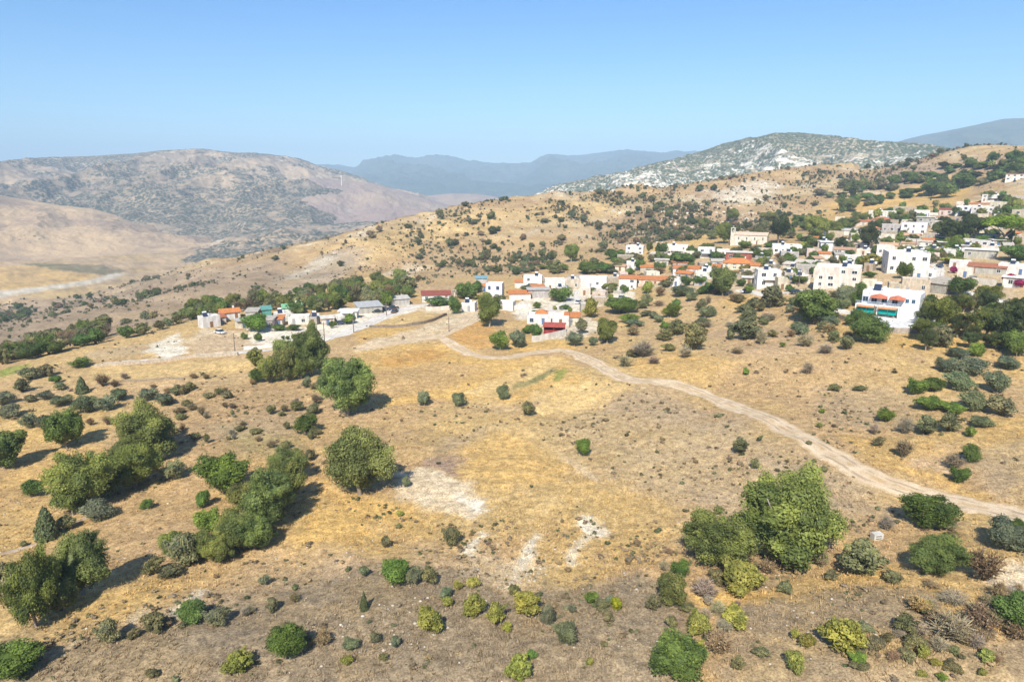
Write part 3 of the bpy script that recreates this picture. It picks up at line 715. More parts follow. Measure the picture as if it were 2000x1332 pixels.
def cone_crown(seed, leaves, ls):
    r = np.random.default_rng(seed); z = 1 - np.sqrt(r.uniform(0, 1, leaves)) ; z = np.clip(z, .02, 1)
    a = r.uniform(0, 2 * math.pi, leaves)
    rad = .46 * (1 - z) ** .75 * (1 + .3 * (vn(a * 2.2, z * 6, seed) - .5)) * r.uniform(.7, 1.08, leaves)
    rad = np.where(z < .08, rad * .8, rad)
    C = np.stack([np.cos(a) * rad, np.sin(a) * rad, z], 1)
    N = np.stack([np.cos(a), np.sin(a), np.full(leaves, .4)], 1) + r.normal(size=(leaves, 3)) * .5
    V, F = leaf_quads(C, N, ls, seed)
    parts = [(V, F, np.repeat(np.clip(.4 + r.normal(size=leaves) * .22, 0, 1), 4))]
    k = 10; zz = np.linspace(.02, .95, 8); ring = []
    for q in zz:
        for i in range(k): ring.append((math.cos(i * 2 * math.pi / k) * .33 * (1 - q) ** .75, math.sin(i * 2 * math.pi / k) * .33 * (1 - q) ** .75, q))
    F = np.array([[j * k + i, j * k + (i + 1) % k, (j + 1) * k + (i + 1) % k, (j + 1) * k + i] for j in range(7) for i in range(k)])
    parts.append((np.array(ring), F, np.full(len(ring), .2)))
    return parts
def strips(P0, P1, w0, w1, seed):
    r = np.random.default_rng(seed); n = len(P0)
    d = P1 - P0; s = np.cross(d, r.normal(size=(n, 3))); s /= np.linalg.norm(s, axis=1)[:, None] + 1e-9
    s2 = np.cross(d, s); s2 /= np.linalg.norm(s2, axis=1)[:, None] + 1e-9
    V = []; F = []
    for q in (s, s2):
        b = len(V) * 4 * n
        V.append(np.stack([P0 - q * w0, P0 + q * w0, P1 + q * w1, P1 - q * w1], 1).reshape(-1, 3))
    V = np.concatenate(V); return V, np.arange(len(V)).reshape(-1, 4)
def twig_crown(seed, n1, n2, leaves, ls):
    r = np.random.default_rng(seed)
    a = r.uniform(0, 2 * math.pi, n1); e = r.uniform(.25, 1, n1)
    P0 = np.stack([np.cos(a) * .03, np.sin(a) * .03, np.zeros(n1)], 1)
    P1 = np.stack([np.cos(a) * .34 * (1.15 - e), np.sin(a) * .34 * (1.15 - e), .3 + .35 * e], 1) * r.uniform(.75, 1.1, n1)[:, None]
    V, F = strips(P0, P1, .013, .008, seed); parts = [(V, F, np.full(len(V), .35))]
    i = r.integers(0, n1, n2); t = r.uniform(.35, 1, n2)[:, None]
    Q0 = P0[i] + (P1[i] - P0[i]) * t
    d = r.normal(size=(n2, 3)); d[:, 2] = np.abs(d[:, 2]) * .9; d += (P1[i] * np.array([1, 1, .3])) * 2.5; d /= np.linalg.norm(d, axis=1)[:, None]
    Q1 = Q0 + d * r.uniform(.12, .3, n2)[:, None]
    q = np.array([.5, .5, 1.0]); ln = np.linalg.norm(Q1 / q, axis=1); Q1 = Q1 / np.maximum(ln, 1)[:, None]
    V, F = strips(Q0, Q1, .007, .004, seed + 1); parts.append((V, F, np.repeat(np.tile(r.uniform(.2, .9, n2), 2), 4)))
    if leaves:
        j = r.integers(0, n2, leaves); C = Q0[j] + (Q1[j] - Q0[j]) * r.uniform(.3, 1.1, leaves)[:, None] + r.normal(size=(leaves, 3)) * .02
        V, F = leaf_quads(C, r.normal(size=(leaves, 3)) + np.array([0, 0, .5]), ls, seed + 2)
        parts.append((V, F, np.repeat(r.uniform(0, 1, leaves), 4)))
    return parts
def trunk_parts(seed, h=.55, r0=.035):
    r = np.random.default_rng(seed); parts = []
    def tube(A, B, ra, rb, k=6):
        A = np.array(A); B = np.array(B); d = B - A; d = d / np.linalg.norm(d)
        s = np.cross(d, (0, 1, .1)); s /= np.linalg.norm(s); t = np.cross(d, s); V = []
        for c, q in ((A, ra), ((A + B) / 2 + r.normal(size=3) * .012, (ra + rb) / 2), (B, rb)):
            for i in range(k): V.append(c + (math.cos(i * 2 * math.pi / k) * s + math.sin(i * 2 * math.pi / k) * t) * q)
        F = [[j * k + i, j * k + (i + 1) % k, (j + 1) * k + (i + 1) % k, (j + 1) * k + i] for j in (0, 1) for i in range(k)]
        parts.append((np.array(V), np.array(F), np.full(len(V), .5)))
    top = np.array([r.normal() * .03, r.normal() * .03, h * .5])
    tube((0, 0, -.06), top, r0, r0 * .75)
    for i in range(5):
        a = i * 1.257 + r.uniform(-.4, .4)
        tube(top * r.uniform(.75, 1), (math.cos(a) * .26, math.sin(a) * .26, h * r.uniform(.85, 1.35)), r0 * .55, r0 * .18, 5)
    return parts
LIB = {
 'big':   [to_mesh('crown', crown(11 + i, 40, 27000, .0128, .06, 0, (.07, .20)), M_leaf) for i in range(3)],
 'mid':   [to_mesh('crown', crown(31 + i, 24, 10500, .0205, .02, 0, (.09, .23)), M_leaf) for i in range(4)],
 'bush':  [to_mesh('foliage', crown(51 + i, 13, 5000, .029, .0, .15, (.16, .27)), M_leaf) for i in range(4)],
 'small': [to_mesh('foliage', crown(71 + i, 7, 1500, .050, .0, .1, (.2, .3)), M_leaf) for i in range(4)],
 'spiky': [to_mesh('foliage', crown(91 + i, 18, 2800, .036, .0, .05, (.10, .2), 1) + twig_crown(95 + i, 16, 160, 0, .02), M_leaf) for i in range(3)],
 'cone':  [to_mesh('foliage', cone_crown(111 + i, 2400, .045), M_leaf) for i in range(2)],
 'twig':  [to_mesh('foliage', twig_crown(121 + i, 26, 520, 420, .018), M_twig) for i in range(3)],
 'brush': [to_mesh('foliage', twig_crown(131 + i, 22, 420, 1500, .024), M_twig) for i in range(3)],
 'pine':  [to_mesh('crown', crown(141 + i, 26, 13000, .017, .16, 0, (.09, .17), 1), M_leaf) for i in range(3)],
 'umb':   [to_mesh('crown', crown(151, 24, 9000, .022, .45, .35, (.10, .17)), M_leaf)],
 'tiny':  [to_mesh('foliage', crown(161 + i, 4, 260, .10, .0, .0, (.26, .36)), M_leaf) for i in range(3)],
}
TRUNK = [to_mesh('trunk', trunk_parts(201 + i), M_bark, True) for i in range(3)]
STEM = [to_mesh('stem', trunk_parts(211 + i, .5, .028), M_bark, True) for i in range(2)]
# kind: (library by size big/medium/small, colour, words, category, object name)
KIND = {
 'E': (('big', 'mid', 'bush'), (.160, .185, .055), 'olive-green', 'tree'),
 'G': (('mid', 'bush', 'small'), (.150, .170, .100), 'grey-green', 'olive tree'),
 'D': (('mid', 'bush', 'small'), (.098, .145, .035), 'dark green', 'bush'),
 'B': (('mid', 'bush', 'small'), (.140, .195, .035), 'bright green', 'bush'),
 'Y': (('spiky', 'spiky', 'small'), (.240, .240, .060), 'yellow-green', 'broom bush'),
 'L': (('bush', 'bush', 'small'), (.36, .36, .03), 'lemon-yellow', 'bush'),
 'T': (('twig', 'twig', 'twig'), (.26, .22, .17), 'bare grey', 'dry bush'),
 'N': (('brush', 'brush', 'brush'), (.225, .160, .095), 'brown withered', 'dry bush'),
 'V': (('brush', 'brush', 'brush'), (.175, .130, .085), 'reddish brown', 'dry bush'),
 'K': (('spiky', 'spiky', 'small'), (.165, .160, .080), 'dull olive', 'shrub'),
 'C': (('cone', 'cone', 'cone'), (.100, .130, .065), 'conical green', 'tree'),
 'P': (('pine', 'pine', 'pine'), (.130, .145, .035), 'spreading green', 'pine tree'),
 'Q': (('pine', 'pine', 'mid'), (.065, .082, .030), 'dark green', 'pine tree'),
 'U': (('umb', 'umb', 'umb'), (.135, .215, .020), 'bright flat-topped', 'pine tree'),
 'M': (('bush', 'bush', 'small'), (.33, .03, .14), 'magenta flowering', 'bush'),
}
LAND = [ # landmarks a viewer can find: name, pixel
 ('the bare pale patch', 870, 965), ('the white rocky gully', 1040, 1085), ('the red hut', 1083, 640), ('the white villa with green awnings', 1740, 600),
 ('the big twin-crowned tree', 1530, 1040), ('the S-bend of the dirt track', 960, 695), ('the track\'s right end', 1930, 990), ('the tall tree by the road', 612, 690),
 ('the dense tree left of the pale patch', 703, 915), ('the green-roofed house', 570, 620), ('the orange-roofed cottage at far left', 430, 628),
 ('the church', 1465, 465), ('the beige three-storey block', 1632, 540), ('the long orange-roofed house', 1255, 545), ('the white cube house', 1041, 550),
 ('the house with two orange gables', 962, 565), ('the big white two-storey house', 1762, 512), ('the orange hip-roofed house', 1441, 515), ('the stone farmhouse', 1785, 560),
 ('the grey barn', 1836, 555), ('the terracotta-roofed house', 1925, 522), ('the umbrella pine', 1955, 455), ('the parked cars', 750, 598), ('the vine-covered terrace', 850, 590),
 ('the white ramp', 320, 675), ('the lower left corner', 30, 1300), ('the left edge of the picture', 5, 900), ('the right edge of the picture', 1995, 900), ('the lower right corner', 1970, 1290),
 ('the dark dome bush at bottom', 1318, 1300), ('the lemon-yellow bush', 1205, 1180), ('the lone bright bush by the track', 1140, 870), ('the olive rows at left', 150, 790),
 ('the tree clump at lower left', 120, 1150), ('the long grove left of the gold slope', 480, 1030), ('the grey shelf at bottom centre', 750, 1230), ('the bare clearing at right', 1820, 910),
 ('the gold bank below the villa', 1820, 675), ('the pale concrete block', 1712, 1050), ('the straw field below the track', 1130, 785), ('the green weed strip', 1050, 735),
 ('the olive grove at right', 1880, 745), ('the road into the village', 650, 655), ('the valley floor', 100, 575), ('the gold terrace above the village', 1750, 385), ('the white rock outcrop', 1450, 375),
 ('the lime-green field', 15, 715), ('the grove of pines at right', 1900, 660), ('the white two-storey house with solar panel', 1500, 545), ('the bottom edge', 1000, 1325),
]
USED = {}
def where(px, py, words, skip=None):
    L = sorted(((math.hypot((px - a) * .8, (py - b) * 1.3), n, a, b) for n, a, b in LAND if n != skip))
    def rel(n, a, b):
        dx, dy = px - a, (py - b) * 1.4
        if abs(dx) > abs(dy): return ('right of ' if dx > 0 else 'left of ') + n
        return ('below ' if dy > 0 else 'above ') + n
    cand = [words + ' ' + ('just ' if q[0] < 60 else '') + rel(*q[1:]) for q in L[:3]]
    for i, j in ((0, 1), (0, 2), (1, 2), (0, 3), (1, 3), (2, 3), (0, 4), (1, 4), (2, 4), (0, 5), (1, 5)):
        cand.append(words + ' ' + rel(*L[i][1:]) + ', ' + rel(*L[j][1:]))
    best = None
    for c in cand:
        if c not in USED and 4 <= len(c.split()) <= 16: best = c; break
    if best is None:
        for c in [s + q for q in cand[:8] for s in ('pale ', 'ragged ', 'compact ')]:
            if c not in USED and len(c.split()) <= 16: best = c; break
    best = best or cand[0]
    USED[best] = 1
    return best
def size_word(wpx, cat):
    if 'tree' in cat: return 'large ' if wpx > 85 else ('' if wpx > 45 else 'small ')
    return 'large ' if wpx > 60 else ('round ' if wpx > 35 else ('small ' if wpx > 18 else 'tiny '))
PLANTS = [tuple(x.split(',')) for x in """
G,8,794,42,28;G,18,820,46,28;G,56,840,32,32;G,90,842,42,32;D,133,884,76,84;G,122,796,40,25;G,168,811,50,42;G,207,806,42,32;G,234,785,34,26;G,292,785,36,30;G,326,795,38,28
G,345,774,22,24;C,162,770,28,34;V,202,758,36,34;V,224,758,24,20;D,157,721,38,22;T,245,742,24,18;D,110,750,24,17;K,62,744,42,30;K,92,737,32,24;K,45,768,34,28;K,62,787,24,17;G,92,783,28,20;K,120,764,28,17
D,247,662,32,28;K,280,656,28,24;K,312,645,24,20;K,348,634,26,20;G,330,638,20,17;V,178,832,20,20;V,210,832,23,24;V,395,814,20,26;V,350,814,30,22;V,378,742,22,16;V,402,742,20,14;V,440,798,17,15;N,440,770,20,16;V,455,800,20,16;K,470,845,24,12;K,500,850,24,12;N,330,770,22,16;N,300,760,18,12
E,298,908,112,112;E,270,962,88,84;D,222,975,90,82;E,172,1004,104,112;G,196,1022,58,46;G,341,942,44,38;D,65,974,40,38;D,288,995,27,20;C,95,1056,48,66;K,132,1038,42,34;K,48,1068,15,12
D,12,925,84,78;E,75,1236,88,146;E,165,1168,98,112;E,130,1203,56,62;K,8,1172,62,68;K,215,1263,48,50;K,262,1252,28,20;K,304,1242,50,38;N,328,1228,24,24;D,374,1223,58,42;K,425,1227,56,32;T,480,1207,24,24;D,30,1345,110,70;K,300,1330,26,22
Y,468,1325,60,40;D,562,1300,72,74;K,606,1268,26,24;N,634,1268,42,40;G,686,1275,34,24;K,735,1260,22,24;G,772,1270,22,26;Y,678,1302,22,20;K,750,1294,18,16;C,712,1194,19,36;Y,844,1246,60,52;Y,926,1210,44,44;Y,968,1225,44,44;Y,876,1187,24,22;B,775,1149,60,52;G,810,1145,34,38;K,842,1145,38,38;G,711,1128,23,22
E,500,1080,74,72;E,452,1068,60,66;E,395,1100,60,56;E,548,1000,80,92;E,478,1006,60,60;E,340,1090,50,50;E,560,715,44,50;E,590,742,50,56;E,250,935,70,66;E,145,1012,60,60
G,517,1144,20,22;V,576,1180,32,26;T,488,1203,28,24;K,533,1197,28,28;K,755,1072,22,26;K,881,1072,40,38;Y,783,1010,16,11;K,779,1034,14,10;Y,895,1155,22,18;Y,925,1152,24,22;G,870,1172,27,24;K,1002,1168,30,27;Y,1028,1212,62,46;Y,990,1238,20,22;G,1070,1226,30,40;G,1107,1268,44,50;B,1155,1182,27,26;K,1172,1197,30,24;G,1190,1180,18,18
L,1205,1195,26,28;K,1188,1219,27,28;G,1118,1199,20,15;K,1180,1265,15,12;D,1038,1292,22,18;Y,1013,1342,52,50;Y,1150,1302,16,14;D,1320,1350,114,84;Y,1358,1252,54,50;N,1405,1292,82,54;Y,1437,1237,60,42;T,1412,1244,48,38;T,1318,1224,40,22;T,1375,1178,64,52;T,1400,1206,44,34;E,1312,1192,62,68;K,1275,1197,32,30;D,1325,1132,38,36
E,1400,1124,118,108;Y,1440,1174,84,70;T,1297,1118,26,28;N,1305,1084,24,16;E,1535,1122,196,166;V,1497,1128,46,40;T,1605,1112,40,40;K,1562,1120,40,28;K,1680,1133,88,68;E,1828,1134,98,76;V,1918,1144,88,84;G,1962,1084,84,60;D,1808,1042,100,70;K,1850,1038,36,28;T,1730,1040,38,40;D,1985,1052,40,36
Y,1635,1292,92,80;B,1673,1302,36,24;Y,1550,1322,44,40;K,1765,1243,46,40;T,1850,1268,92,78;V,1908,1248,82,72;D,1995,1252,100,88;K,1730,1260,26,22;K,1770,1294,36,20;Y,1826,1306,24,16;Y,1800,1326,17,14;B,1838,1334,20,18;Y,1915,1322,18,14;K,1690,1236,24,14;K,1862,1282,26,17;T,1800,1190,30,22
D,1588,640,96,74;D,1694,674,80,56;D,1668,640,38,38;K,1650,685,34,34;K,1455,668,60,42;T,1486,674,34,42;K,1460,632,44,28;T,1440,695,34,22;T,1570,682,44,34;T,1610,694,44,28;T,1577,734,29,34;B,1456,734,14,16;B,1528,679,13,11;N,1545,660,28,20;G,1845,731,44,32;G,1866,704,38,24;G,1895,737,58,40;G,1872,768,55,40;B,1788,774,38,34
D,1823,769,44,30;G,1943,770,50,48;G,1970,729,44,28;B,1906,700,30,30;B,1820,806,56,30;B,1860,812,40,26;G,1900,809,52,42;K,1955,818,58,46;D,1985,700,44,52;B,1728,827,34,28;T,1707,852,26,32;T,1765,852,46,48;K,1808,852,46,38;K,1852,849,50,40;K,1715,874,26,22;V,1763,898,42,50;B,1895,855,20,24;G,1915,838,42,24;D,1895,906,34,38;V,1862,922,44,38
D,1870,948,38,34;K,1445,889,36,30;K,1473,919,18,24;K,1607,924,17,11;K,1578,870,12,10;Y,1600,837,15,11;B,1606,808,13,9;K,1627,767,28,14;K,1677,768,28,12;B,1140,893,31,38;G,896,795,28,32;G,982,783,28,32;K,1032,815,24,32;G,829,795,26,30;G,793,954,16,24;E,682,820,90,120;E,612,738,74,98;E,562,748,54,70;E,530,750,46,54
D,502,750,30,32;Y,500,718,32,36;E,652,745,44,46;G,598,759,18,24;G,626,760,16,20;V,617,792,22,30;G,612,812,24,24;D,600,852,46,46;E,705,982,122,126;K,605,902,24,24;B,446,978,98,84;D,396,994,32,38;E,566,948,64,68;E,528,1040,98,120;E,470,1088,78,72;E,430,1104,64,64;B,410,1044,52,44;K,362,1114,70,66;K,300,1128,44,38;K,335,1134,44,24
E,956,642,50,68;B,977,686,36,42;G,1012,682,36,38;D,1048,667,28,36;D,1028,654,22,18;D,1093,592,50,30;Y,1153,622,36,38;D,1212,616,66,36;B,1228,633,36,20;E,1185,674,42,50;G,1122,680,34,32;G,1158,677,20,20;K,1135,652,24,30;B,1310,624,38,32;K,1320,658,44,32;B,1300,650,26,22;K,1355,688,52,52;T,1338,702,34,32;T,1255,702,60,44;T,1222,720,42,32;T,1276,714,34,22
K,1262,600,22,28;Y,1262,574,24,24;N,1290,580,28,28;G,1330,582,46,24;G,1350,590,26,20;E,1411,580,48,56;D,1372,577,30,18;K,1508,604,58,44;K,1470,606,34,26;E,1116,513,28,36;C,1031,516,17,22;K,1088,537,28,26;D,1150,538,40,26;D,1175,536,36,24;D,1200,508,42,22;D,1250,530,24,24;D,1337,522,58,26;P,1268,498,16,26;D,1290,502,26,28;D,787,566,46,30;K,800,565,26,22
D,858,602,56,22;D,890,614,30,38;D,910,586,40,34;D,930,574,24,24;B,502,654,52,40;D,545,648,30,15;D,572,647,30,15;D,506,668,20,18;D,478,664,15,14;D,553,664,9,9;D,562,664,9,9;D,573,662,9,9;D,582,661,9,9;D,650,642,18,16;B,682,634,24,20;K,700,555,26,18
Q,1520,477,44,56;E,1414,477,32,42;Q,1697,492,46,52;Q,1640,492,27,30;E,1595,468,44,44;E,1650,454,42,28;E,1625,462,36,30;Q,1850,478,56,48;Q,1890,474,60,54;U,1955,478,86,48;B,1855,484,34,20;B,1918,478,28,18;D,1764,547,30,38;Y,1700,528,46,30;B,1697,544,28,14;G,1652,598,40,36;D,1675,600,30,36;Y,1655,576,38,16;D,1875,582,50,42;P,1925,604,62,48
P,1832,650,64,70;Q,1868,664,44,50;P,1920,670,78,66;Q,1978,684,74,90;Q,1945,640,46,50;M,1968,560,26,26;M,1990,563,22,18;M,1863,535,16,14;D,1560,556,36,18;D,1817,504,26,20;Y,1858,518,60,18;D,1985,512,62,34;B,1985,528,34,20;D,1965,430,42,30;E,1945,445,30,22;D,1696,397,24,18;D,1738,390,18,14;D,1645,391,14,12;K,1692,405,15,12;K,1592,404,14,11;Q,1664,387,16,22;E,1655,415,42,26
D,1820,386,40,32;D,1845,388,44,36;D,1885,372,46,30;D,1855,342,20,15;D,1895,330,26,16;D,1942,317,20,16;D,1980,318,30,22;D,1980,342,32,22;D,1953,352,22,20;K,1720,372,20,18;D,1745,362,30,20;D,1775,358,32,20;K,1800,360,22,14;K,1683,367,24,14;K,1650,370,30,18;E,1500,434,36,18;E,1430,434,28,26;E,1375,447,20,22;K,1600,384,24,14;K,1620,388,20,12;D,1560,440,30,20;D,1575,452,30,18
D,1540,460,24,18;K,1490,448,26,18;D,1450,486,22,14;D,1380,495,16,14;D,1350,498,20,18;K,1475,492,24,12;D,1490,512,34,26;D,1470,505,22,16;D,1320,600,18,16;D,1230,540,18,16;K,1215,525,22,20;E,1225,512,18,16;D,1400,545,22,18;D,1365,558,30,20;D,1340,560,26,22;K,1310,560,28,22;D,1385,572,26,20;D,1600,528,24,18;K,1625,520,26,18;D,1580,518,22,16;D,1545,520,22,18
D,1480,540,20,16;K,1460,545,26,16;Y,1455,530,22,14;D,1740,455,26,12;B,1755,475,30,16;Y,1745,482,20,14;D,1815,495,24,18;D,1845,440,20,14;D,1800,415,22,14;B,1755,420,20,14;D,1825,425,10,22;D,1580,478,26,18;D,1610,478,26,20;K,1565,500,20,14;Y,1600,500,22,12;D,1660,500,20,12;K,1690,460,22,16;D,1540,535,18,14;D,1680,575,24,24;K,1700,590,20,16
""".replace('\n', ';').split(';') if x.strip()]
def far_row():
    r = random.Random(5); out = []
    for i in range(34):                                # the belt of trees on the terrace edge, left
        px = -20 + i * 6.9 + r.uniform(-2, 2); out.append((r.choice('KKDNDVK'), px, 716 - (px + 20) * .235 + r.uniform(-10, 8), r.uniform(26, 44), r.uniform(22, 38)))
    for i in range(26):
        px = -10 + i * 8.6 + r.uniform(-3, 3); out.append((r.choice('KENTK'), px, 702 - (px + 20) * .235 + r.uniform(-12, 4), r.uniform(22, 38), r.uniform(18, 30)))
    for i in range(46):                                # and behind the houses
        px = 372 + i * 9.3 + r.uniform(-3, 3)
        t = (px - 372) / 430
        out.append((r.choice('KKEDEVBE'), px, 622 - t * 40 + r.uniform(-14, 8) + (6 if px > 560 else 0), r.uniform(22, 40), r.uniform(22, 38)))
    for i in range(44):
        px = 560 + r.uniform(0, 240); out.append((r.choice('KEEDEN'), px, 612 - (px - 600) * .14 + r.uniform(-38, 2), r.uniform(18, 30), r.uniform(18, 30)))
    for i in range(62):                                # bushes under the village front
        px = r.uniform(1230, 1660); out.append((r.choice('KTGKNGTK'), px, r.uniform(602, 700) - (px - 1230) * .05, r.uniform(16, 38), r.uniform(12, 26)))
    for i in range(190):                                # village gardens
        px = r.uniform(1540, 1998); out.append((r.choice('DDKEBEYDQ'), px, 472 - (px - 1540) * .11 + r.uniform(-36, 80), r.uniform(11, 26), r.uniform(10, 22)))
    for i in range(60):
        px = r.uniform(1190, 1560); out.append((r.choice('DDKEBGN'), px, r.uniform(506, 578), r.uniform(12, 28), r.uniform(10, 20)))
    for i in range(26):
        px = r.uniform(880, 1200); out.append((r.choice('DKYBG'), px, r.uniform(560, 625), r.uniform(10, 20), r.uniform(8, 16)))
    for i in range(40):                                # belt between village and hillside
        px = r.uniform(1060, 1560); out.append((r.choice('DKEK'), px, 540 - (px - 1060) * .13 + r.uniform(-14, 10), r.uniform(14, 30), r.uniform(10, 20)))
    for i in range(75):                                # right hillside
        px = r.uniform(1640, 1995); out.append((r.choice('DDKEQ'), px, 392 - (px - 1660) * .19 + r.uniform(-26, 22), r.uniform(10, 30), r.uniform(8, 20)))
    for i in range(30):                                # overgrown edge under the grove of pines
        px = r.uniform(1800, 1998); out.append((r.choice('QDKQP'), px, r.uniform(610, 690), r.uniform(28, 50), r.uniform(24, 46)))
    for i in range(44):                                # thickets at lower right
        px = r.uniform(1300, 1990); out.append((r.choice('KTNVKY'), px, r.uniform(1130, 1320), r.uniform(18, 44), r.uniform(14, 34)))
    for i in range(26):                                # tangled dry thicket at lower right
        px = r.uniform(1770, 1985); out.append((r.choice('TNVTK'), px, r.uniform(1170, 1290), r.uniform(34, 64), r.uniform(26, 48)))
    for i in range(36):                                # purple-brown scrub on the left slope
        px = r.uniform(300, 630); out.append((r.choice('KNVKT'), px, r.uniform(750, 880), r.uniform(14, 26), r.uniform(12, 22)))
    return out
cnt = {}
def put_plant(k, px, py, wp, hp, label=True):
    kind = KIND[k]; x, y, z, d = ground(px, py)
    wp = float(wp); hp = float(hp)
    W_ = wp / FPX * d; H_ = hp / FPX * d
    r_ = math.hypot(x, y); off = W_ * (.30 if hp > wp * .95 else .38)
    x, y = x * (1 + off / r_), y * (1 + off / r_); z = float(mesh_h(x, y)[0])
    dn = math.hypot(x, y) / r_; W_ *= dn; 
    tilt = math.atan2(CAMZ - z, r_)
    H_ = max(H_ * dn - W_ * math.sin(tilt) * .25, H_ * .72) / math.cos(tilt)
    lib = kind[0][0] if wp > 62 else (kind[0][1] if wp > 24 else kind[0][2])
    if wp <= 14 and lib in ('small', 'bush', 'mid'): lib = 'tiny'
    i = cnt.get(lib, 0); cnt[lib] = i + 1
    me = LIB[lib][i % len(LIB[lib])]
    rnd = np.random.default_rng(int(px * 31 + py * 7))
    rot = (0, 0, rnd.uniform(0, 6.28)); c = np.array(kind[1]) * rnd.uniform(.86, 1.16) * np.array([rnd.uniform(.92, 1.1), 1, rnd.uniform(.85, 1.15)])
    cat = kind[3]; tree = 'tree' in cat
    nm = {'tree': 'tree', 'bush': 'bush', 'broom bush': 'broom_bush', 'dry bush': 'dry_bush', 'olive tree': 'olive_tree', 'shrub': 'shrub', 'pine tree': 'pine_tree'}[cat]
    words = size_word(wp, cat) + kind[2] + ' ' + cat
    if hp > wp * 1.2 and not tree: words = words.replace('round ', 'upright ')
    f_ = 1.14 if k in 'E' else 1.07; sc = (W_ * f_, W_ * f_, H_ * f_ * .97)
    lab = where(px, py, words)
    tree = 'tree' in cat
    parts = wp > 24 and k not in 'TNV' and lib not in ('tiny', 'small', 'cone')
    if parts:
        root = link(nm, None, loc=(x, y, z), rot=rot)
        link('crown' if tree else 'foliage', me, root, scale=sc, color=c)
        link('trunk' if tree else 'stem', (TRUNK if tree else STEM)[i % 2], root, scale=sc)
    else:
        root = link(nm, me, loc=(x, y, z - .03), rot=rot, scale=sc, color=c)
    tag(root, lab, cat)
    return root
for p in PLANTS: put_plant(p[0], float(p[1]), float(p[2]), p[3], p[4])
for p in far_row(): put_plant(*p)
# ------------------------------------------------------------------ buildings
class MB:
    """collects boxes, prisms and tubes; build() links them as one mesh object"""
    def __init__(s): s.v = []; s.f = []
    def add(s, V, F):
        k = len(s.v); s.v += [tuple(map(float, q)) for q in V]; s.f += [tuple(i + k for i in f) for f in F]; return s
    def box(s, x0, x1, y0, y1, z0, z1):
        V = [(x, y, z) for x in (x0, x1) for y in (y0, y1) for z in (z0, z1)]
        return s.add(V, [(0, 1, 3, 2), (4, 6, 7, 5), (0, 4, 5, 1), (2, 3, 7, 6), (0, 2, 6, 4), (1, 5, 7, 3)])
    def prism(s, P, z0, z1):                                # vertical prism over an outline; z0/z1 numbers or lists
        n = len(P); z0 = [z0] * n if isinstance(z0, (int, float)) else z0; z1 = [z1] * n if isinstance(z1, (int, float)) else z1
        V = [(p[0], p[1], z) for p, z in zip(P, z0)] + [(p[0], p[1], z) for p, z in zip(P, z1)]
        return s.add(V, [tuple(range(n))[::-1], tuple(range(n, 2 * n))] + [(i, (i + 1) % n, n + (i + 1) % n, n + i) for i in range(n)])
    def cyl(s, c, r, h, axis='z', k=12, r2=None):
        r2 = r if r2 is None else r2; V = []
        for q, t in ((r, 0), (r2, h)):
            for i in range(k):
                a = i * 2 * math.pi / k; u, w_ = math.cos(a) * q, math.sin(a) * q
                V.append((c[0] + u, c[1] + w_, c[2] + t) if axis == 'z' else ((c[0] + t, c[1] + u, c[2] + w_) if axis == 'x' else (c[0] + u, c[1] + t, c[2] + w_)))
        return s.add(V, [tuple(range(k))[::-1], tuple(range(k, 2 * k))] + [(i, (i + 1) % k, k + (i + 1) % k, k + i) for i in range(k)])
    def build(s, name, mat, parent=None, color=None, loc=None, rot=None, bevel=0):
        me = bpy.data.meshes.new(name); me.from_pydata(s.v, [], s.f)
        import bmesh
        b = bmesh.new(); b.from_mesh(me); bmesh.ops.recalc_face_normals(b, faces=b.faces); b.to_mesh(me); b.free()
        me.materials.append(mat)
        o = link(name, me, parent, loc, rot, None, color)
        return o
def obj_mat(name, stain=.25, rough=.85, sc=1.0, tiles=False, spec=.2, metal=0):
    m = NT(name); oi = m.n('ShaderNodeObjectInfo'); P = m.pos((1, 1, .35)); PO = m.pos((1, 1, 1))
    n = m.noise(P, .9 * sc, 5, .7); c = m.mix(1.0, oi.outputs['Color'], m.mix(m.mr(n, .3, .72), (1 - stain, 1 - stain * 1.05, 1 - stain * 1.15), (1.06, 1.05, 1.04)), 'MULTIPLY')
    f = m.noise(PO, 6, 4, .7); c = m.mix(1.0, c, m.mix(m.mr(f, .3, .7), (.90, .90, .89), (1.05, 1.05, 1.05)), 'MULTIPLY')
    if tiles:
        g = m.noise(PO, 2.2, 3, .8); c = m.mix(1.0, c, m.mix(m.mr(g, .35, .65), (.78, .74, .70), (1.15, 1.12, 1.05)), 'MULTIPLY')
        wv = m.n('ShaderNodeTexWave', wave_type='BANDS', bands_direction='X'); wv.inputs['Scale'].default_value = 2.2; wv.inputs['Distortion'].default_value = .3
        tc = m.n('ShaderNodeTexCoord'); m.l(tc.outputs['Object'], wv.inputs['Vector'])
        c = m.mix(1.0, c, m.mix(wv.outputs['Fac'], (.84, .82, .8), (1.08, 1.07, 1.05)), 'MULTIPLY'); m.bump(wv.outputs['Fac'], .6, .08)
    m.color(c); m.b.inputs['Roughness'].default_value = rough; m.b.inputs['Specular IOR Level'].default_value = spec; m.b.inputs['Metallic'].default_value = metal
    return m.m
M_wall = obj_mat('plaster', .34); M_slab = obj_mat('roof_concrete', .30, .9, .6); M_tile = obj_mat('roof_tiles', .18, .8, 1, True)
M_stone = obj_mat('masonry', .38, .95, 2.2); M_paint = obj_mat('painted', .08, .5, 1, False, .4); M_fab = obj_mat('canvas', .15, .9)
m = NT('window_glass'); m.color((.035, .045, .055)); m.b.inputs['Roughness'].default_value = .15; m.b.inputs['Specular IOR Level'].default_value = .5; M_glass = m.m
m = NT('steel'); m.color((.62, .64, .66)); m.b.inputs['Metallic'].default_value = .7; m.b.inputs['Roughness'].default_value = .4; M_steel = m.m
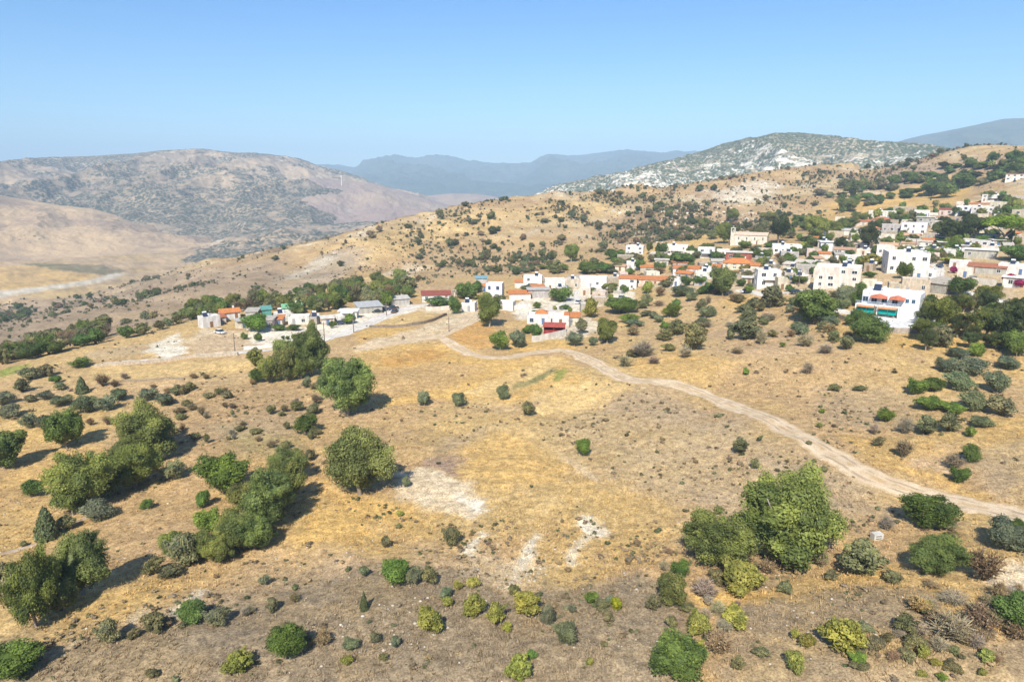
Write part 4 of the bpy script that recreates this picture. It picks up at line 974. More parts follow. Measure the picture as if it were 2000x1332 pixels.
m = NT('collector_glass'); m.color((.03, .04, .07)); m.b.inputs['Roughness'].default_value = .1; M_solar = m.m
WHITE = (.80, .79, .76); CREAM = (.72, .66, .55); BEIGE = (.60, .53, .43); PINKW = (.70, .58, .50); STONE = (.47, .40, .31); GREYC = (.48, .46, .43); TAN = (.55, .47, .36)
ORANGE = (.62, .25, .095); TERRA = (.46, .19, .11); DKRED = (.36, .11, .08); PALE = (.66, .62, .56); OLDT = (.58, .38, .26)
def base_at(px, py, D, rot=0):
    x, y, z, d = ground(px, py); r_ = math.hypot(x, y)
    k = 1 + D / 2 / r_
    return x * k, y * k, z, d
def win(root, x, y, z, w_, h_, side, frame=True, shut=None, color=(.78, .77, .74)):
    """one window on a wall: side f/b/l/r"""
    t = .05
    def bx(mb, a0, a1, z0, z1, o0, o1):
        if side == 'f': mb.box(x + a0, x + a1, y - o1, y - o0, z + z0, z + z1)
        elif side == 'l': mb.box(x - o1, x - o0, y + a0, y + a1, z + z0, z + z1)
        elif side == 'r': mb.box(x + o0, x + o1, y + a0, y + a1, z + z0, z + z1)
    f = MB()
    for q in ((-w_ / 2 - .08, w_ / 2 + .08, h_, h_ + .09), (-w_ / 2 - .1, w_ / 2 + .1, -.1, 0)): bx(f, q[0], q[1], q[2], q[3], -.1, .07)
    for q in (-w_ / 2 - .08, w_ / 2, -.03): bx(f, q, q + (.08 if abs(q) > .1 else .06), 0, h_, -.1, .06)
    o = f.build('window', M_paint, root, color)
    g = MB(); bx(g, -w_ / 2, w_ / 2, 0, h_, -.1, .03); g.build('pane', M_glass, o)
    return o
def heater(root, x, y, z, s=1.0):
    """rooftop solar water heater: tank, stand, collector"""
    h = MB()
    h.box(x - .7 * s, x + .7 * s, y + .25, y + .33, z, z + 1.5 * s)
    for q in (-.65, .6): h.box(x + q * s, x + q * s + .06, y - .6 * s, y + .3, z, z + .07)
    o = h.build('solar_heater', M_steel, root)
    MB().cyl((x - .65 * s, y + .1, z + 1.55 * s), .3 * s, 1.3 * s, 'x').build('tank', M_paint, o, (.75, .76, .78))
    k = MB(); k.add([(x - .75 * s, y - .9 * s, z + .15), (x + .75 * s, y - .9 * s, z + .15), (x + .75 * s, y + .15, z + 1.3 * s), (x - .75 * s, y + .15, z + 1.3 * s),
                     (x - .75 * s, y - .84 * s, z + .07), (x + .75 * s, y - .84 * s, z + .07), (x + .75 * s, y + .21, z + 1.22 * s), (x - .75 * s, y + .21, z + 1.22 * s)],
                    [(0, 1, 2, 3), (4, 7, 6, 5), (0, 4, 5, 1), (1, 5, 6, 2), (2, 6, 7, 3), (3, 7, 4, 0)])
    k.build('collector', M_solar, o)
    MB().cyl((x + 1.3 * s, y + .4, z), .45 * s, .9 * s, 'z').build('water_barrel', M_paint, o, (.78, .78, .76))
def roof_tiled(root, W_, D, z, rise, color, kind, over=.4, name='roof'):
    a, b = W_ / 2 + over, D / 2 + over; t = .14; m_ = MB()
    if kind == 'H':
        q = max(0, a - b); P = [(-a, -b, z), (a, -b, z), (a, b, z), (-a, b, z), (-q, 0, z + rise), (q, 0, z + rise)]
        m_.add([(p[0], p[1], p[2]) for p in P] + [(p[0], p[1], p[2] - t) for p in P[:4]],
               [(0, 1, 5, 4), (1, 2, 5), (2, 3, 4, 5), (3, 0, 4), (0, 6, 7, 1), (1, 7, 8, 2), (2, 8, 9, 3), (3, 9, 6, 0), (9, 8, 7, 6)])
    elif kind == 'G':
        m_.add([(-a, -b, z), (a, -b, z), (a, 0, z + rise), (-a, 0, z + rise), (a, b, z), (-a, b, z), (-a, -b, z - t), (a, -b, z - t), (a, 0, z + rise - t), (-a, 0, z + rise - t), (a, b, z - t), (-a, b, z - t)],
               [(0, 1, 2, 3), (3, 2, 4, 5), (6, 9, 8, 7), (9, 11, 10, 8), (0, 6, 7, 1), (5, 4, 10, 11), (0, 3, 9, 6), (3, 5, 11, 9), (1, 7, 8, 2), (2, 8, 10, 4)])
    elif kind == 'M':                                      # mono-pitch falling to the front
        m_.add([(-a, -b, z), (a, -b, z), (a, b, z + rise), (-a, b, z + rise), (-a, -b, z - t), (a, -b, z - t), (a, b, z + rise - t), (-a, b, z + rise - t)],
               [(0, 1, 2, 3), (4, 7, 6, 5), (0, 4, 5, 1), (1, 5, 6, 2), (2, 6, 7, 3), (3, 7, 4, 0)])
    return m_.build(name, M_tile, root, color)
def house(px, py, wp, hp, kind, wall, roof, label, rot=0, D=None, heat=0, door=True, yard=False, storeys=None, blue=False, cat='house', name='house', mat=None, wins=True, pergola=None):
    x0, y0, z0, d = ground(px, py)
    W_ = wp / FPX * d; D = D or min(max(W_ * .62, 4.5), 10)
    az_ = math.atan2(x0, y0)
    x, y, z, d = base_at(px, py, D)
    z = min(z0, float(mesh_h(x0, y0)[0])) + .05
    sl = (CAMZ - z) / math.hypot(x, y)
    tot = hp / FPX * d; rise = 0
    if kind in 'HG': rise = min(.28 * D, 2.0); H = tot - rise - D * .5 * sl
    elif kind == 'M': rise = .7; H = tot - rise - D * sl
    else: H = tot - D * sl * .9
    H = max(H, 2.5)
    n = storeys or max(1, int(round(H / 3.1)))
    root = link(name, None, loc=(x, y, z), rot=(0, 0, -az_ + R(rot)))
    a, b = W_ / 2, D / 2
    wm = MB(); wm.box(-a, a, -b, b, -4.5, H)
    if kind == 'F':
        pt = .22; ph = .45
        wm.box(-a, a, -b, -b + pt, H + .003, H + ph); wm.box(-a, a, b - pt, b, H + .003, H + ph)
        wm.box(-a, -a + pt, -b + pt + .002, b - pt - .002, H + .003, H + ph); wm.box(a - pt, a, -b + pt + .002, b - pt - .002, H + .003, H + ph)
    if kind in 'G':
        wm.add([(-a, -b, H + .003), (-a, b, H + .003), (-a, 0, H + rise * b / (b + .4)), (a, -b, H + .003), (a, b, H + .003), (a, 0, H + rise * b / (b + .4))], [(0, 1, 2), (3, 5, 4), (0, 2, 5, 3), (1, 4, 5, 2)])
    if kind == 'M':
        wm.add([(-a, -b, H + .003), (a, -b, H + .003), (a, b, H + .003), (-a, b, H + .003), (a, b, H + rise * .8), (-a, b, H + rise * .8)], [(0, 3, 5), (1, 4, 2), (3, 2, 4, 5), (0, 5, 4, 1)])
    _v = random.Random(int(px * 13 + py * 3)); _k = _v.uniform(.80, 1.0); wcol = tuple(q * _k * w3 for q, w3 in zip(wall, (1, _v.uniform(.96, 1.0), _v.uniform(.90, 1.02)))) if wall != DKRED else wall
    wm.build('wall', mat or M_wall, root, wcol)
    if kind == 'F': MB().box(-a + .23, a - .23, -b + .23, b - .23, H + .004, H + .10).build('roof', M_slab, root, roof)
    elif kind == 'S': MB().box(-a - .5, a + .5, -b - .6, b + .5, H + .003, H + .22).build('roof', M_slab, root, roof)
    else: roof_tiled(root, W_, D, H + .05, rise, roof, kind)
    r = random.Random(int(px * 7 + py)); wc = (.12, .22, .45) if blue else (.75, .74, .71)
    if wins:
        for s_ in range(n):
            zb = s_ * (H / n) + H / n * .33; k = max(1, int(W_ / 3.3)); hh = min(1.3, H / n * .45)
            dk = r.randrange(k) if (s_ == 0 and door) else -1
            for i in range(k):
                xx = -a + W_ * (i + .5) / k + r.uniform(-.3, .3)
                if i == dk:
                    o = MB().box(xx - .5, xx + .5, -b - .06, -b + .1, .0, 2.05).build('door', M_paint, root, r.choice([(.22, .12, .06), (.10, .16, .28), (.30, .30, .30)]))
                    MB().box(xx + .33, xx + .39, -b - .12, -b - .06, 1.0, 1.12).build('handle', M_steel, o)
                elif r.random() < .85: win(root, xx, -b, zb, r.choice([.9, 1.1, 1.5]), hh, 'f', color=wc)
            side = 'l' if x > 0 else 'r'
            if D > 5 and r.random() < .8: win(root, (-a if side == 'l' else a), r.uniform(-.8, .8), zb, 1.0, hh, side, color=wc)
    if heat:
        zt = H + .10 if kind == 'F' else H + .22
        if kind in 'FS': heater(root, r.uniform(-a * .4, a * .4), b * .2, zt, 1.0)
    if pergola:
        pw, pd, pc = pergola
        pr = MB()
        for q in (-pw / 2, pw / 2 - .12): pr.box(q, q + .12, -b - pd, -b - pd + .12, -1.5, 2.4)
        pr.box(-pw / 2 - .2, pw / 2 + .2, -b - pd - .2, -b - .01, 2.4, 2.52)
        pr.build('porch', M_paint, root, pc)
    if n >= 2 and kind in 'FS' and r.random() < .6 and W_ > 8:
        bl = MB().box(-a * .5, a * .5, -b - 1.3, -b - .005, H / n - .1, H / n + .06).build('balcony', M_wall, root, wall)
        rl = MB()
        for q in np.linspace(-a * .5, a * .5 - .05, 9): rl.box(q, q + .05, -b - 1.28, -b - 1.23, H / n + .06, H / n + .95)
        rl.box(-a * .5, a * .5, -b - 1.3, -b - 1.22, H / n + .951, H / n + 1.0); rl.build('railing', M_paint, bl, (.6, .6, .6))
    if r.random() < .5 and kind in 'HG':
        MB().box(a * .4, a * .4 + .6, b * .2, b * .2 + .6, H, H + rise + .7).build('chimney', M_wall, root, wall)
    tag(root, label or where(px, py - hp / 2, CW[wall] + ' ' + RW.get((kind, roof), {'F': 'flat-roofed', 'S': 'slab-roofed'}.get(kind, 'tile-roofed')) + ' ' + cat), cat)
    return root, W_, D, H
CW = {WHITE: 'white', CREAM: 'cream', BEIGE: 'beige', PINKW: 'pinkish', STONE: 'stone', GREYC: 'grey', TAN: 'tan', DKRED: 'red'}
RW = {}
for _k, _ww in (('H', 'hipped'), ('G', 'gabled'), ('M', 'lean-to')):
    for _c, _nn in ((ORANGE, 'orange'), (TERRA, 'terracotta'), (DKRED, 'dark red'), (PALE, 'pale'), (OLDT, 'faded tile'), (GREYC, 'grey')): RW[(_k, _c)] = _nn + ' ' + _ww
_hw = where
HS = [ # px, py, w, h, kind, wall, roof, label, rot, extras
 (410, 640, 34, 24, 'F', WHITE, WHITE, 'white flat-roofed cottage at the far left end of the village', 20, dict(heat=1)),
 (449, 624, 36, 15, 'G', WHITE, ORANGE, 'low cottage with orange roof behind the far left cottage', 10, {}),
 (428, 634, 22, 12, 'M', PINKW, TERRA, None, 14, {}),
 (586, 634, 40, 18, 'F', WHITE, WHITE, 'white house with a green sheet roof behind it', -8, {}),
 (552, 628, 30, 16, 'F', WHITE, PALE, None, 6, dict(heat=1)),
 (571, 614, 36, 8, 'G', WHITE, (.22, .52, .33), 'low building with bright green roof behind the white house', 4, dict(wins=False)),
 (521, 618, 17, 9, 'M', (.12, .35, .33), (.15, .38, .36), 'small teal shed behind the bright green tree', 5, dict(wins=False, cat='shed', name='shed')),
 (495, 622, 22, 9, 'M', GREYC, GREYC, None, -15, dict(wins=False, cat='shed', name='shed')),
 (682, 622, 34, 14, 'S', WHITE, WHITE, None, -10, dict(wins=False, pergola=(4, 3, WHITE))),
 (640, 636, 22, 10, 'S', PINKW, PALE, None, 4, {}),
 (720, 612, 46, 12, 'M', GREYC, (.50, .53, .57), 'long low metal-roofed shed above the road by the parked cars', 12, dict(wins=False, D=8, cat='shed', name='shed')),
 (780, 596, 36, 10, 'M', GREYC, (.60, .60, .58), None, 14, dict(wins=False, cat='shed', name='shed')),
 (789, 582, 12, 14, 'F', BEIGE, BEIGE, None, 0, dict(wins=False, cat='shed', name='shed')),
 (852, 588, 56, 16, 'M', WHITE, DKRED, 'long white house with dark red lean-to roof behind the vines', 2, {}),
 (861, 600, 42, 12, 'F', WHITE, WHITE, None, 2, dict(wins=False)),
 (917, 608, 26, 18, 'F', WHITE, WHITE, None, -12, dict(heat=1)),
 (893, 582, 16, 14, 'F', PINKW, PALE, None, 8, {}),
 (967, 586, 32, 34, 'F', WHITE, WHITE, 'tall white house between two small orange roofs', -12, dict(blue=True)),
 (972, 566, 16, 14, 'H', WHITE, ORANGE, 'small orange hipped annex right of the tall white house', -10, dict(wins=False)),
 (949, 570, 14, 14, 'H', WHITE, ORANGE, 'small orange hipped annex left of the tall white house', -10, {}),
 (987, 606, 36, 18, 'F', WHITE, WHITE, None, -14, dict(wins=False)),
 (940, 554, 22, 8, 'M', GREYC, (.22, .42, .52), 'shed with a blue sheet roof behind the green trees', 0, dict(wins=False, cat='shed', name='shed')),
 (1015, 586, 42, 17, 'M', WHITE, ORANGE, 'low white shed with a long orange lean-to roof', 2, dict(wins=False)),
 (1018, 562, 24, 10, 'M', WHITE, ORANGE, None, -4, dict(wins=False)),
 (1041, 564, 36, 26, 'F', WHITE, WHITE, 'white cube house with two dark windows', -4, dict(heat=1)),
 (1051, 582, 42, 20, 'S', GREYC, GREYC, None, 6, dict(wins=False)),
 (1083, 566, 40, 22, 'F', WHITE, PALE, None, 5, {}),
 (1091, 560, 20, 14, 'H', WHITE, TERRA, None, 5, dict(wins=False)),
 (1115, 566, 34, 22, 'F', BEIGE, PALE, None, 8, dict(heat=1)),
 (1159, 562, 56, 22, 'F', WHITE, WHITE, 'long white flat-roofed house left of the orange-roofed one', 2, {}),
 (1196, 562, 22, 20, 'F', STONE, PALE, None, 4, dict(mat=M_stone)),
 (1262, 558, 84, 20, 'M', PINKW, ORANGE, 'long pinkish house under one wide orange roof', -3, dict(D=8)),
 (1226, 566, 34, 28, 'M', WHITE, ORANGE, 'front wing of the long orange-roofed house', -3, {}),
 (1264, 532, 26, 12, 'M', BEIGE, ORANGE, None, -3, dict(wins=False)),
 (1340, 536, 50, 18, 'M', WHITE, ORANGE, 'low house under wide orange roof below the dark dome tree', -2, {}),
 (1380, 546, 38, 16, 'F', WHITE, WHITE, None, -8, dict(heat=1)),
 (1398, 532, 16, 12, 'M', WHITE, ORANGE, None, -8, dict(wins=False)),
 (1442, 508, 48, 17, 'S', DKRED, PALE, 'red-walled house with a pale slab roof', 2, {}),
 (1441, 526, 56, 22, 'H', CREAM, ORANGE, 'cream two-storey house with an orange hipped roof', -2, dict(storeys=2)),
 (1474, 530, 16, 14, 'M', CREAM, ORANGE, None, -2, dict(wins=False)),
 (1497, 562, 44, 36, 'F', WHITE, WHITE, 'white two-storey house with solar heater by the pale street', 14, dict(heat=1, storeys=2)),
 (1524, 566, 18, 24, 'F', CREAM, PALE, None, 14, {}),
 (1462, 556, 24, 14, 'S', BEIGE, PALE, None, 0, {}),
 (1572, 536, 36, 18, 'F', GREYC, PALE, None, 2, {}),
 (1540, 548, 20, 16, 'F', BEIGE, PALE, None, 10, dict(heat=1)),
 (1634, 564, 82, 47, 'F', CREAM, WHITE, 'beige three-storey apartment block with small dark windows', -2, dict(heat=1, storeys=3, D=11)),
 (1697, 566, 26, 18, 'F', CREAM, CREAM, None, -2, dict(wins=False)),
 (1535, 498, 54, 20, 'F', WHITE, WHITE, None, 4, dict(heat=1)),
 (1518, 494, 18, 16, 'M', WHITE, ORANGE, None, 4, {}),
 (1379, 504, 32, 20, 'F', WHITE, WHITE, None, 0, dict(pergola=(5, 2, (.35, .5, .65)))),
 (1322, 498, 42, 19, 'F', WHITE, WHITE, None, -5, dict(heat=1)),
 (1345, 506, 24, 14, 'F', CREAM, PALE, None, 5, {}),
 (1240, 498, 34, 18, 'F', WHITE, WHITE, None, -6, dict(heat=1)),
 (1292, 520, 26, 14, 'S', BEIGE, PALE, None, 0, {}),
 (1412, 500, 24, 12, 'F', WHITE, PALE, None, 0, {}),
 (1495, 500, 28, 14, 'F', BEIGE, PALE, None, 0, {}),
 (1588, 504, 26, 17, 'F', PINKW, PALE, None, 6, {}),
 (1616, 492, 30, 20, 'S', WHITE, WHITE, None, 12, {}),
 (1609, 506, 20, 9, 'M', WHITE, ORANGE, None, 6, dict(wins=False)),
 (1649, 498, 38, 13, 'M', WHITE, OLDT, None, 4, {}),
 (1631, 470, 28, 17, 'F', TAN, PALE, None, 2, {}),
 (1668, 514, 40, 14, 'F', WHITE, WHITE, None, 2, {}),
 (1690, 552, 0, 0, '', None, None, None, 0, {}),
 (1640, 434, 18, 9, 'F', CREAM, PALE, None, 0, {}),
 (1722, 426, 48, 13, 'F', WHITE, WHITE, None, 0, dict(heat=1)),
 (1686, 440, 32, 12, 'H', PINKW, TERRA, None, 3, {}),
 (1720, 441, 36, 17, 'H', WHITE, TERRA, 'white house with a bright terracotta hipped roof in the upper village', 0, {}),
 (1746, 455, 46, 16, 'F', GREYC, PALE, None, 4, {}),
 (1784, 458, 44, 22, 'F', WHITE, PALE, None, -3, dict(storeys=2)),
 (1806, 446, 30, 22, 'S', GREYC, PALE, None, -3, {}),
 (1766, 419, 40, 14, 'F', STONE, PALE, None, 0, dict(mat=M_stone)),
 (1800, 424, 26, 12, 'F', WHITE, PALE, None, 0, {}),
 (1833, 436, 30, 15, 'M', CREAM, OLDT, None, 6, {}),
 (1853, 420, 34, 13, 'M', PINKW, DKRED, None, 0, {}),
 (1884, 420, 32, 17, 'F', WHITE, WHITE, None, 0, dict(blue=True)),
 (1918, 420, 38, 15, 'F', WHITE, WHITE, None, 0, dict(heat=1)),
 (1882, 406, 26, 11, 'F', CREAM, PALE, None, 0, {}),
 (1914, 406, 38, 9, 'M', CREAM, ORANGE, None, 0, dict(wins=False)),
 (1958, 408, 42, 13, 'F', CREAM, PALE, None, -4, {}),
 (1944, 394, 44, 13, 'F', WHITE, WHITE, None, -4, dict(heat=1)),
 (1982, 353, 30, 14, 'M', WHITE, TERRA, None, -4, {}),
 (1988, 430, 22, 19, 'F', BEIGE, PALE, None, -6, {}),
 (1664, 459, 40, 10, 'M', WHITE, (.62, .62, .62), None, 6, dict(wins=False)),
 (1732, 477, 26, 18, 'F', CREAM, PALE, None, 0, {}),
 (1794, 482, 44, 15, 'M', WHITE, PALE, None, -2, {}),
 (1812, 480, 18, 15, 'M', DKRED, ORANGE, None, -2, {}),
 (1727, 500, 30, 20, 'F', WHITE, WHITE, 'small white house left of the big white two-storey house', 4, {}),
 (1775, 488, 26, 16, 'M', CREAM, OLDT, None, 4, {}),
 (1765, 534, 72, 44, 'F', WHITE, WHITE, 'big white two-storey house with stepped flat roofs', 12, dict(heat=1, storeys=2, D=11)),
 (1802, 546, 40, 20, 'F', WHITE, WHITE, 'lower white wing right of the big white two-storey house', 10, {}),
 (1796, 520, 26, 26, 'F', WHITE, PALE, None, 8, dict(heat=1)),
 (1866, 500, 42, 13, 'F', WHITE, WHITE, None, 0, dict(heat=1)),
 (1914, 505, 52, 19, 'S', GREYC, WHITE, 'open-fronted white slab-roofed house above the terracotta-roofed one', -4, {}),
 (1874, 524, 36, 13, 'F', WHITE, WHITE, None, 0, {}),
 (1926, 536, 62, 22, 'M', GREYC, TERRA, 'long house under a low terracotta roof with a grey front', -3, {}),
 (1884, 542, 26, 18, 'F', CREAM, PALE, None, 0, {}),
 (1978, 536, 48, 20, 'F', WHITE, WHITE, None, -6, dict(heat=1)),
 (1985, 562, 44, 22, 'S', WHITE, WHITE, None, -6, {}),
 (1785, 574, 48, 30, 'F', TAN, PALE, 'tan stone farmhouse behind the villa', 6, dict(mat=M_stone, storeys=1)),
 (1752, 572, 34, 19, 'F', TAN, PALE, 'lower stone wing left of the tan farmhouse', 6, dict(mat=M_stone)),
 (1840, 574, 50, 34, 'M', GREYC, (.52, .48, .42), 'grey barn with a long sloping roof right of the farmhouse', -28, dict(mat=M_stone, wins=False, D=12, cat='barn', name='barn')),
 (1882, 610, 36, 24, 'F', WHITE, PALE, 'small white house among the pines', -8, {}),
 (1060, 634, 60, 15, 'F', WHITE, WHITE, None, -2, dict(blue=True)),
 (1096, 636, 34, 22, 'F', WHITE, WHITE, 'white two-storey house right behind the red hut', -2, dict(blue=True)),
 (1058, 628, 22, 10, 'H', WHITE, ORANGE, None, -2, dict(wins=False)),
 (1117, 634, 28, 15, 'M', CREAM, ORANGE, 'open porch with an orange-brown roof right of the red hut', -4, {}),
 (1170, 596, 30, 10, 'F', STONE, PALE, None, 6, dict(mat=M_stone, wins=False)),
 (1143, 610, 20, 8, 'F', GREYC, PALE, None, 6, dict(mat=M_stone, wins=False)),
]
for h in HS:
    if h[4] == '': continue
    house(h[0], h[1], h[2], h[3], h[4], h[5], h[6], h[7], h[8], **h[9])
rv_ = random.Random(77); done = [(h[0], h[1], h[2]) for h in HS if h[2]] + [(1738, 618, 110)]
def infill(n, x0, x1, f, wr, hr):
    k = 0
    for t in range(900):
        if k >= n: break
        px = rv_.uniform(x0, x1); py = f(px); wp = rv_.uniform(*wr); hp = rv_.uniform(*hr)
        if any(abs(px - a) < (wp + c) / 2 - 2 and abs(py - b) < 8 for a, b, c in done): continue
        if 1600 < px < 1830 and py > 545: continue
        done.append((px, py, wp)); k += 1
        kd = rv_.choice('FFFFSMMG'); wl = rv_.choice([WHITE, WHITE, CREAM, CREAM, BEIGE, GREYC, PINKW, STONE])
        rf = rv_.choice([ORANGE, TERRA, PALE, OLDT, GREYC]) if kd in 'MG' else rv_.choice([WHITE, PALE, GREYC, PALE])
        house(px, py, wp, hp, kd, wl, rf, None, rv_.uniform(-22, 22), heat=(kd in 'FS' and rv_.random() < .55), mat=(M_stone if wl in (STONE, BEIGE) else None))
infill(66, 1590, 1997, lambda q: 468 - (q - 1600) * .14 + rv_.uniform(-24, 76), (14, 34), (8, 14))
infill(24, 1210, 1600, lambda q: rv_.uniform(506, 560), (16, 34), (9, 17))
infill(9, 1000, 1240, lambda q: rv_.uniform(552, 590), (16, 30), (9, 15))
infill(6, 470, 700, lambda q: 640 - (q - 480) * .05 + rv_.uniform(-8, 6), (12, 20), (6, 10))
# the white villa with green awnings
x, y, z, d = base_at(1738, 618, 9); az_ = math.atan2(x, y); z = ground(1738, 618)[2] + .1
Wv = 104 / FPX * d; Hv = 6.0; a = Wv / 2; b = 4.5
v = link('villa', None, loc=(x, y, z), rot=(0, 0, -az_ + R(-9)))
tag(v, 'white two-storey villa with green awnings and red porch roofs beside the pines', 'villa')
MB().box(-a * .92, a, -b, b, -5, Hv).box(-a * .92, a, -b, -b + .2, Hv + .003, Hv + .5).box(-a * .92, a, b - .2, b, Hv + .003, Hv + .5).box(a - .2, a, -b + .203, b - .203, Hv + .003, Hv + .5).box(-a * .92, -a * .92 + .2, -b + .203, b - .203, Hv + .003, Hv + .5).build('wall', M_wall, v, (.80, .81, .82))
MB().box(-a * .92 + .22, a - .22, -b + .22, b - .22, Hv + .004, Hv + .12).build('roof', M_slab, v, WHITE)
MB().box(-a * 1.06, a * .42, -b - 2.6, -b - .004, 2.75, 3.0).box(-a * 1.06, -a * 1.06 + .3, -b - 2.6, -b - .01, -4, 2.748).box(-a * .32, -a * .32 + .25, -b - 2.6, -b - 2.3, -4, 2.748).box(a * .38, a * .42, -b - 2.6, -b - .01, -4, 2.748).build('terrace_slab', M_wall, v, WHITE)
bal = MB()
for q in np.linspace(-a * 1.05, a * .40, 26): bal.box(q, q + .05, -b - 2.58, -b - 2.53, 3.003, 3.85)
bal.box(-a * 1.06, a * .42, -b - 2.6, -b - 2.5, 3.851, 3.93); bal.build('railing', M_paint, v, (.55, .62, .72))
for q0, q1 in ((-a * .62, -a * .05), (a * .02, a * .55)):
    s_ = (q0 + q1) / 2; r_ = MB(); r_.add([(q0, -b - 2.0, 4.9), (q1, -b - 2.0, 4.9), (s_, -b - 1.9, 5.55), (q0, -b - .02, 5.35), (q1, -b - .02, 5.35), (s_, -b - .02, 5.95)], [(0, 1, 2), (0, 2, 5, 3), (2, 1, 4, 5), (3, 5, 4), (0, 3, 4, 1)])
    r_.build('porch_roof', M_tile, v, (.62, .20, .12))
for q0, q1 in ((-a * .98, -a * .36), (-a * .26, a * .36)):
    r_ = MB(); r_.add([(q0, -b - 3.6, 2.45), (q1, -b - 3.6, 2.45), (q1, -b - 2.61, 2.74), (q0, -b - 2.61, 2.74), (q0, -b - 3.6, 2.37), (q1, -b - 3.6, 2.37), (q1, -b - 2.61, 2.66), (q0, -b - 2.61, 2.66)], [(0, 1, 2, 3), (4, 7, 6, 5), (0, 4, 5, 1), (1, 5, 6, 2), (2, 6, 7, 3), (3, 7, 4, 0)])
    r_.build('porch_roof', M_tile, v, (.68, .30, .14))
    for k in range(2):
        w2 = (q1 - q0) / 2
        MB().box(q0 + k * w2 + .1, q0 + (k + 1) * w2 - .1, -b - 2.66, -b - 2.61, .75, 2.35).build('awning', M_fab, v, (.0, .32, .28))
for q in (-a * .80, -a * .5, -a * .15, a * .2): win(v, q, -b, 3.35, 1.3, 1.5, 'f', color=(.25, .40, .62))
for q in (a * .6, a * .8): win(v, q, -b, 4.2, .7, .9, 'f', color=(.25, .40, .62))
o = MB().box(-a * .62, -a * .52, -b - .08, -b + .1, 0, 2.1).build('door', M_paint, v, (.15, .30, .50))
heater(v, -a * .55, 1.0, Hv + .12, 1.3)
# villa forecourt, its retaining wall and teal fence
T_ = [ground(*q) for q in [(1684, 618), (1800, 606), (1826, 634), (1792, 646), (1718, 646)]]
zt = z - .05
tag(MB().prism([(q[0], q[1]) for q in T_], [q[2] - 3 for q in T_], [zt, zt, T_[2][2] + 1.0, T_[3][2] + .9, T_[4][2] + .9]).build('terrace', M_wall, None, (.74, .74, .73)), 'white paved forecourt on a retaining wall in front of the villa', 'terrace')
def wall_line(pts, h, th, mat, color, label, cat='wall', name='wall', up=None):
    L = smooth_line(GP(pts), 1.2); T = np.gradient(L, axis=0); T /= np.hypot(T[:, 0], T[:, 1])[:, None]; N = np.stack([T[:, 1], -T[:, 0]], 1) * th / 2
    zb = mesh_h(L[:, 0], L[:, 1]); V = []
    rr_ = np.random.default_rng(len(L)); hh = h * (1 + (rr_.uniform(-.12, .12, len(L)) if mat is M_stone else 0))
    top = zb + hh if up is None else np.full(len(L), up)
    for o_, zz in ((N, zb - 1), (N, top), (-N, top), (-N, zb - 1)): V.append(np.column_stack([L + o_, zz]))
    V = np.stack(V, 1).reshape(-1, 3); n = len(L); F = []
    for i in range(n - 1):
        for k in range(3): F.append((i * 4 + k, i * 4 + k + 1, i * 4 + 4 + k + 1, i * 4 + 4 + k))
    F += [(0, 3, 2, 1), (n * 4 - 4, n * 4 - 3, n * 4 - 2, n * 4 - 1)]
    mb = MB(); mb.add(V, F); return tag(mb.build(name, mat, None, color), label, cat)
wall_line([(1712, 646), (1752, 651), (1794, 650)], 1.3, .35, M_stone, (.42, .37, .32), 'grey stone retaining wall below the villa forecourt')
wall_line([(1788, 611), (1802, 617), (1820, 627)], 1.5, .08, M_fab, (.02, .34, .28), 'teal screen fence beside the villa forecourt', 'fence', 'fence')
wall_line([(1795, 647), (1830, 652), (1870, 656), (1905, 660)], 1.4, .4, M_stone, (.22, .19, .17), 'dark stone wall running under the pines right of the villa')
wall_line([(722, 640), (760, 640), (800, 637), (840, 629), (872, 616)], .9, .4, M_stone, (.26, .21, .16), 'dark dry-stone wall along the straw field below the road')
wall_line([(186, 717), (250, 712), (330, 706), (400, 699), (465, 694)], .9, .5, M_stone, (.50, .42, .32), 'long low stone wall under the farm road at left')
wall_line([(476, 683), (520, 679), (560, 673), (600, 665)], .9, .25, M_wall, WHITE, 'white roadside wall in front of the green-roofed house')
wall_line([(1038, 668), (1065, 664), (1105, 655)], 1.8, .3, M_wall, (.66, .62, .56), 'pale retaining wall under the red hut')
wall_line([(990, 607), (1012, 603), (1036, 600)], 1.5, .25, M_wall, WHITE, 'white garden wall right of the house with orange gables')
wall_line([(832, 607), (856, 607), (880, 605)], 1.6, .25, M_wall, PINKW, 'pale garden wall under the vine-covered terrace')
wall_line([(1195, 572), (1215, 575), (1240, 578)], 1.2, .25, M_wall, CREAM, 'cream wall in front of the long orange-roofed house')
wall_line([(1885, 552), (1915, 556), (1945, 560)], 2.2, .3, M_wall, (.58, .53, .46), 'pale retaining wall below the terracotta-roofed house')
wall_line([(1700, 560), (1715, 565), (1722, 575)], 1.8, .3, M_stone, (.45, .40, .34), 'short stone wall right of the beige apartment block')
wall_line([(1622, 612), (1640, 622), (1655, 630)], 1.3, .3, M_stone, (.42, .37, .30), 'stone wall beside the lane left of the villa')
wall_line([(230, 748), (300, 744), (360, 742)], .5, .5, M_stone, (.33, .26, .18), 'low dark terrace wall across the left slope')
wall_line([(560, 600), (610, 592)], .5, .4, M_stone, (.40, .34, .26), 'short terrace wall among the trees behind the village')
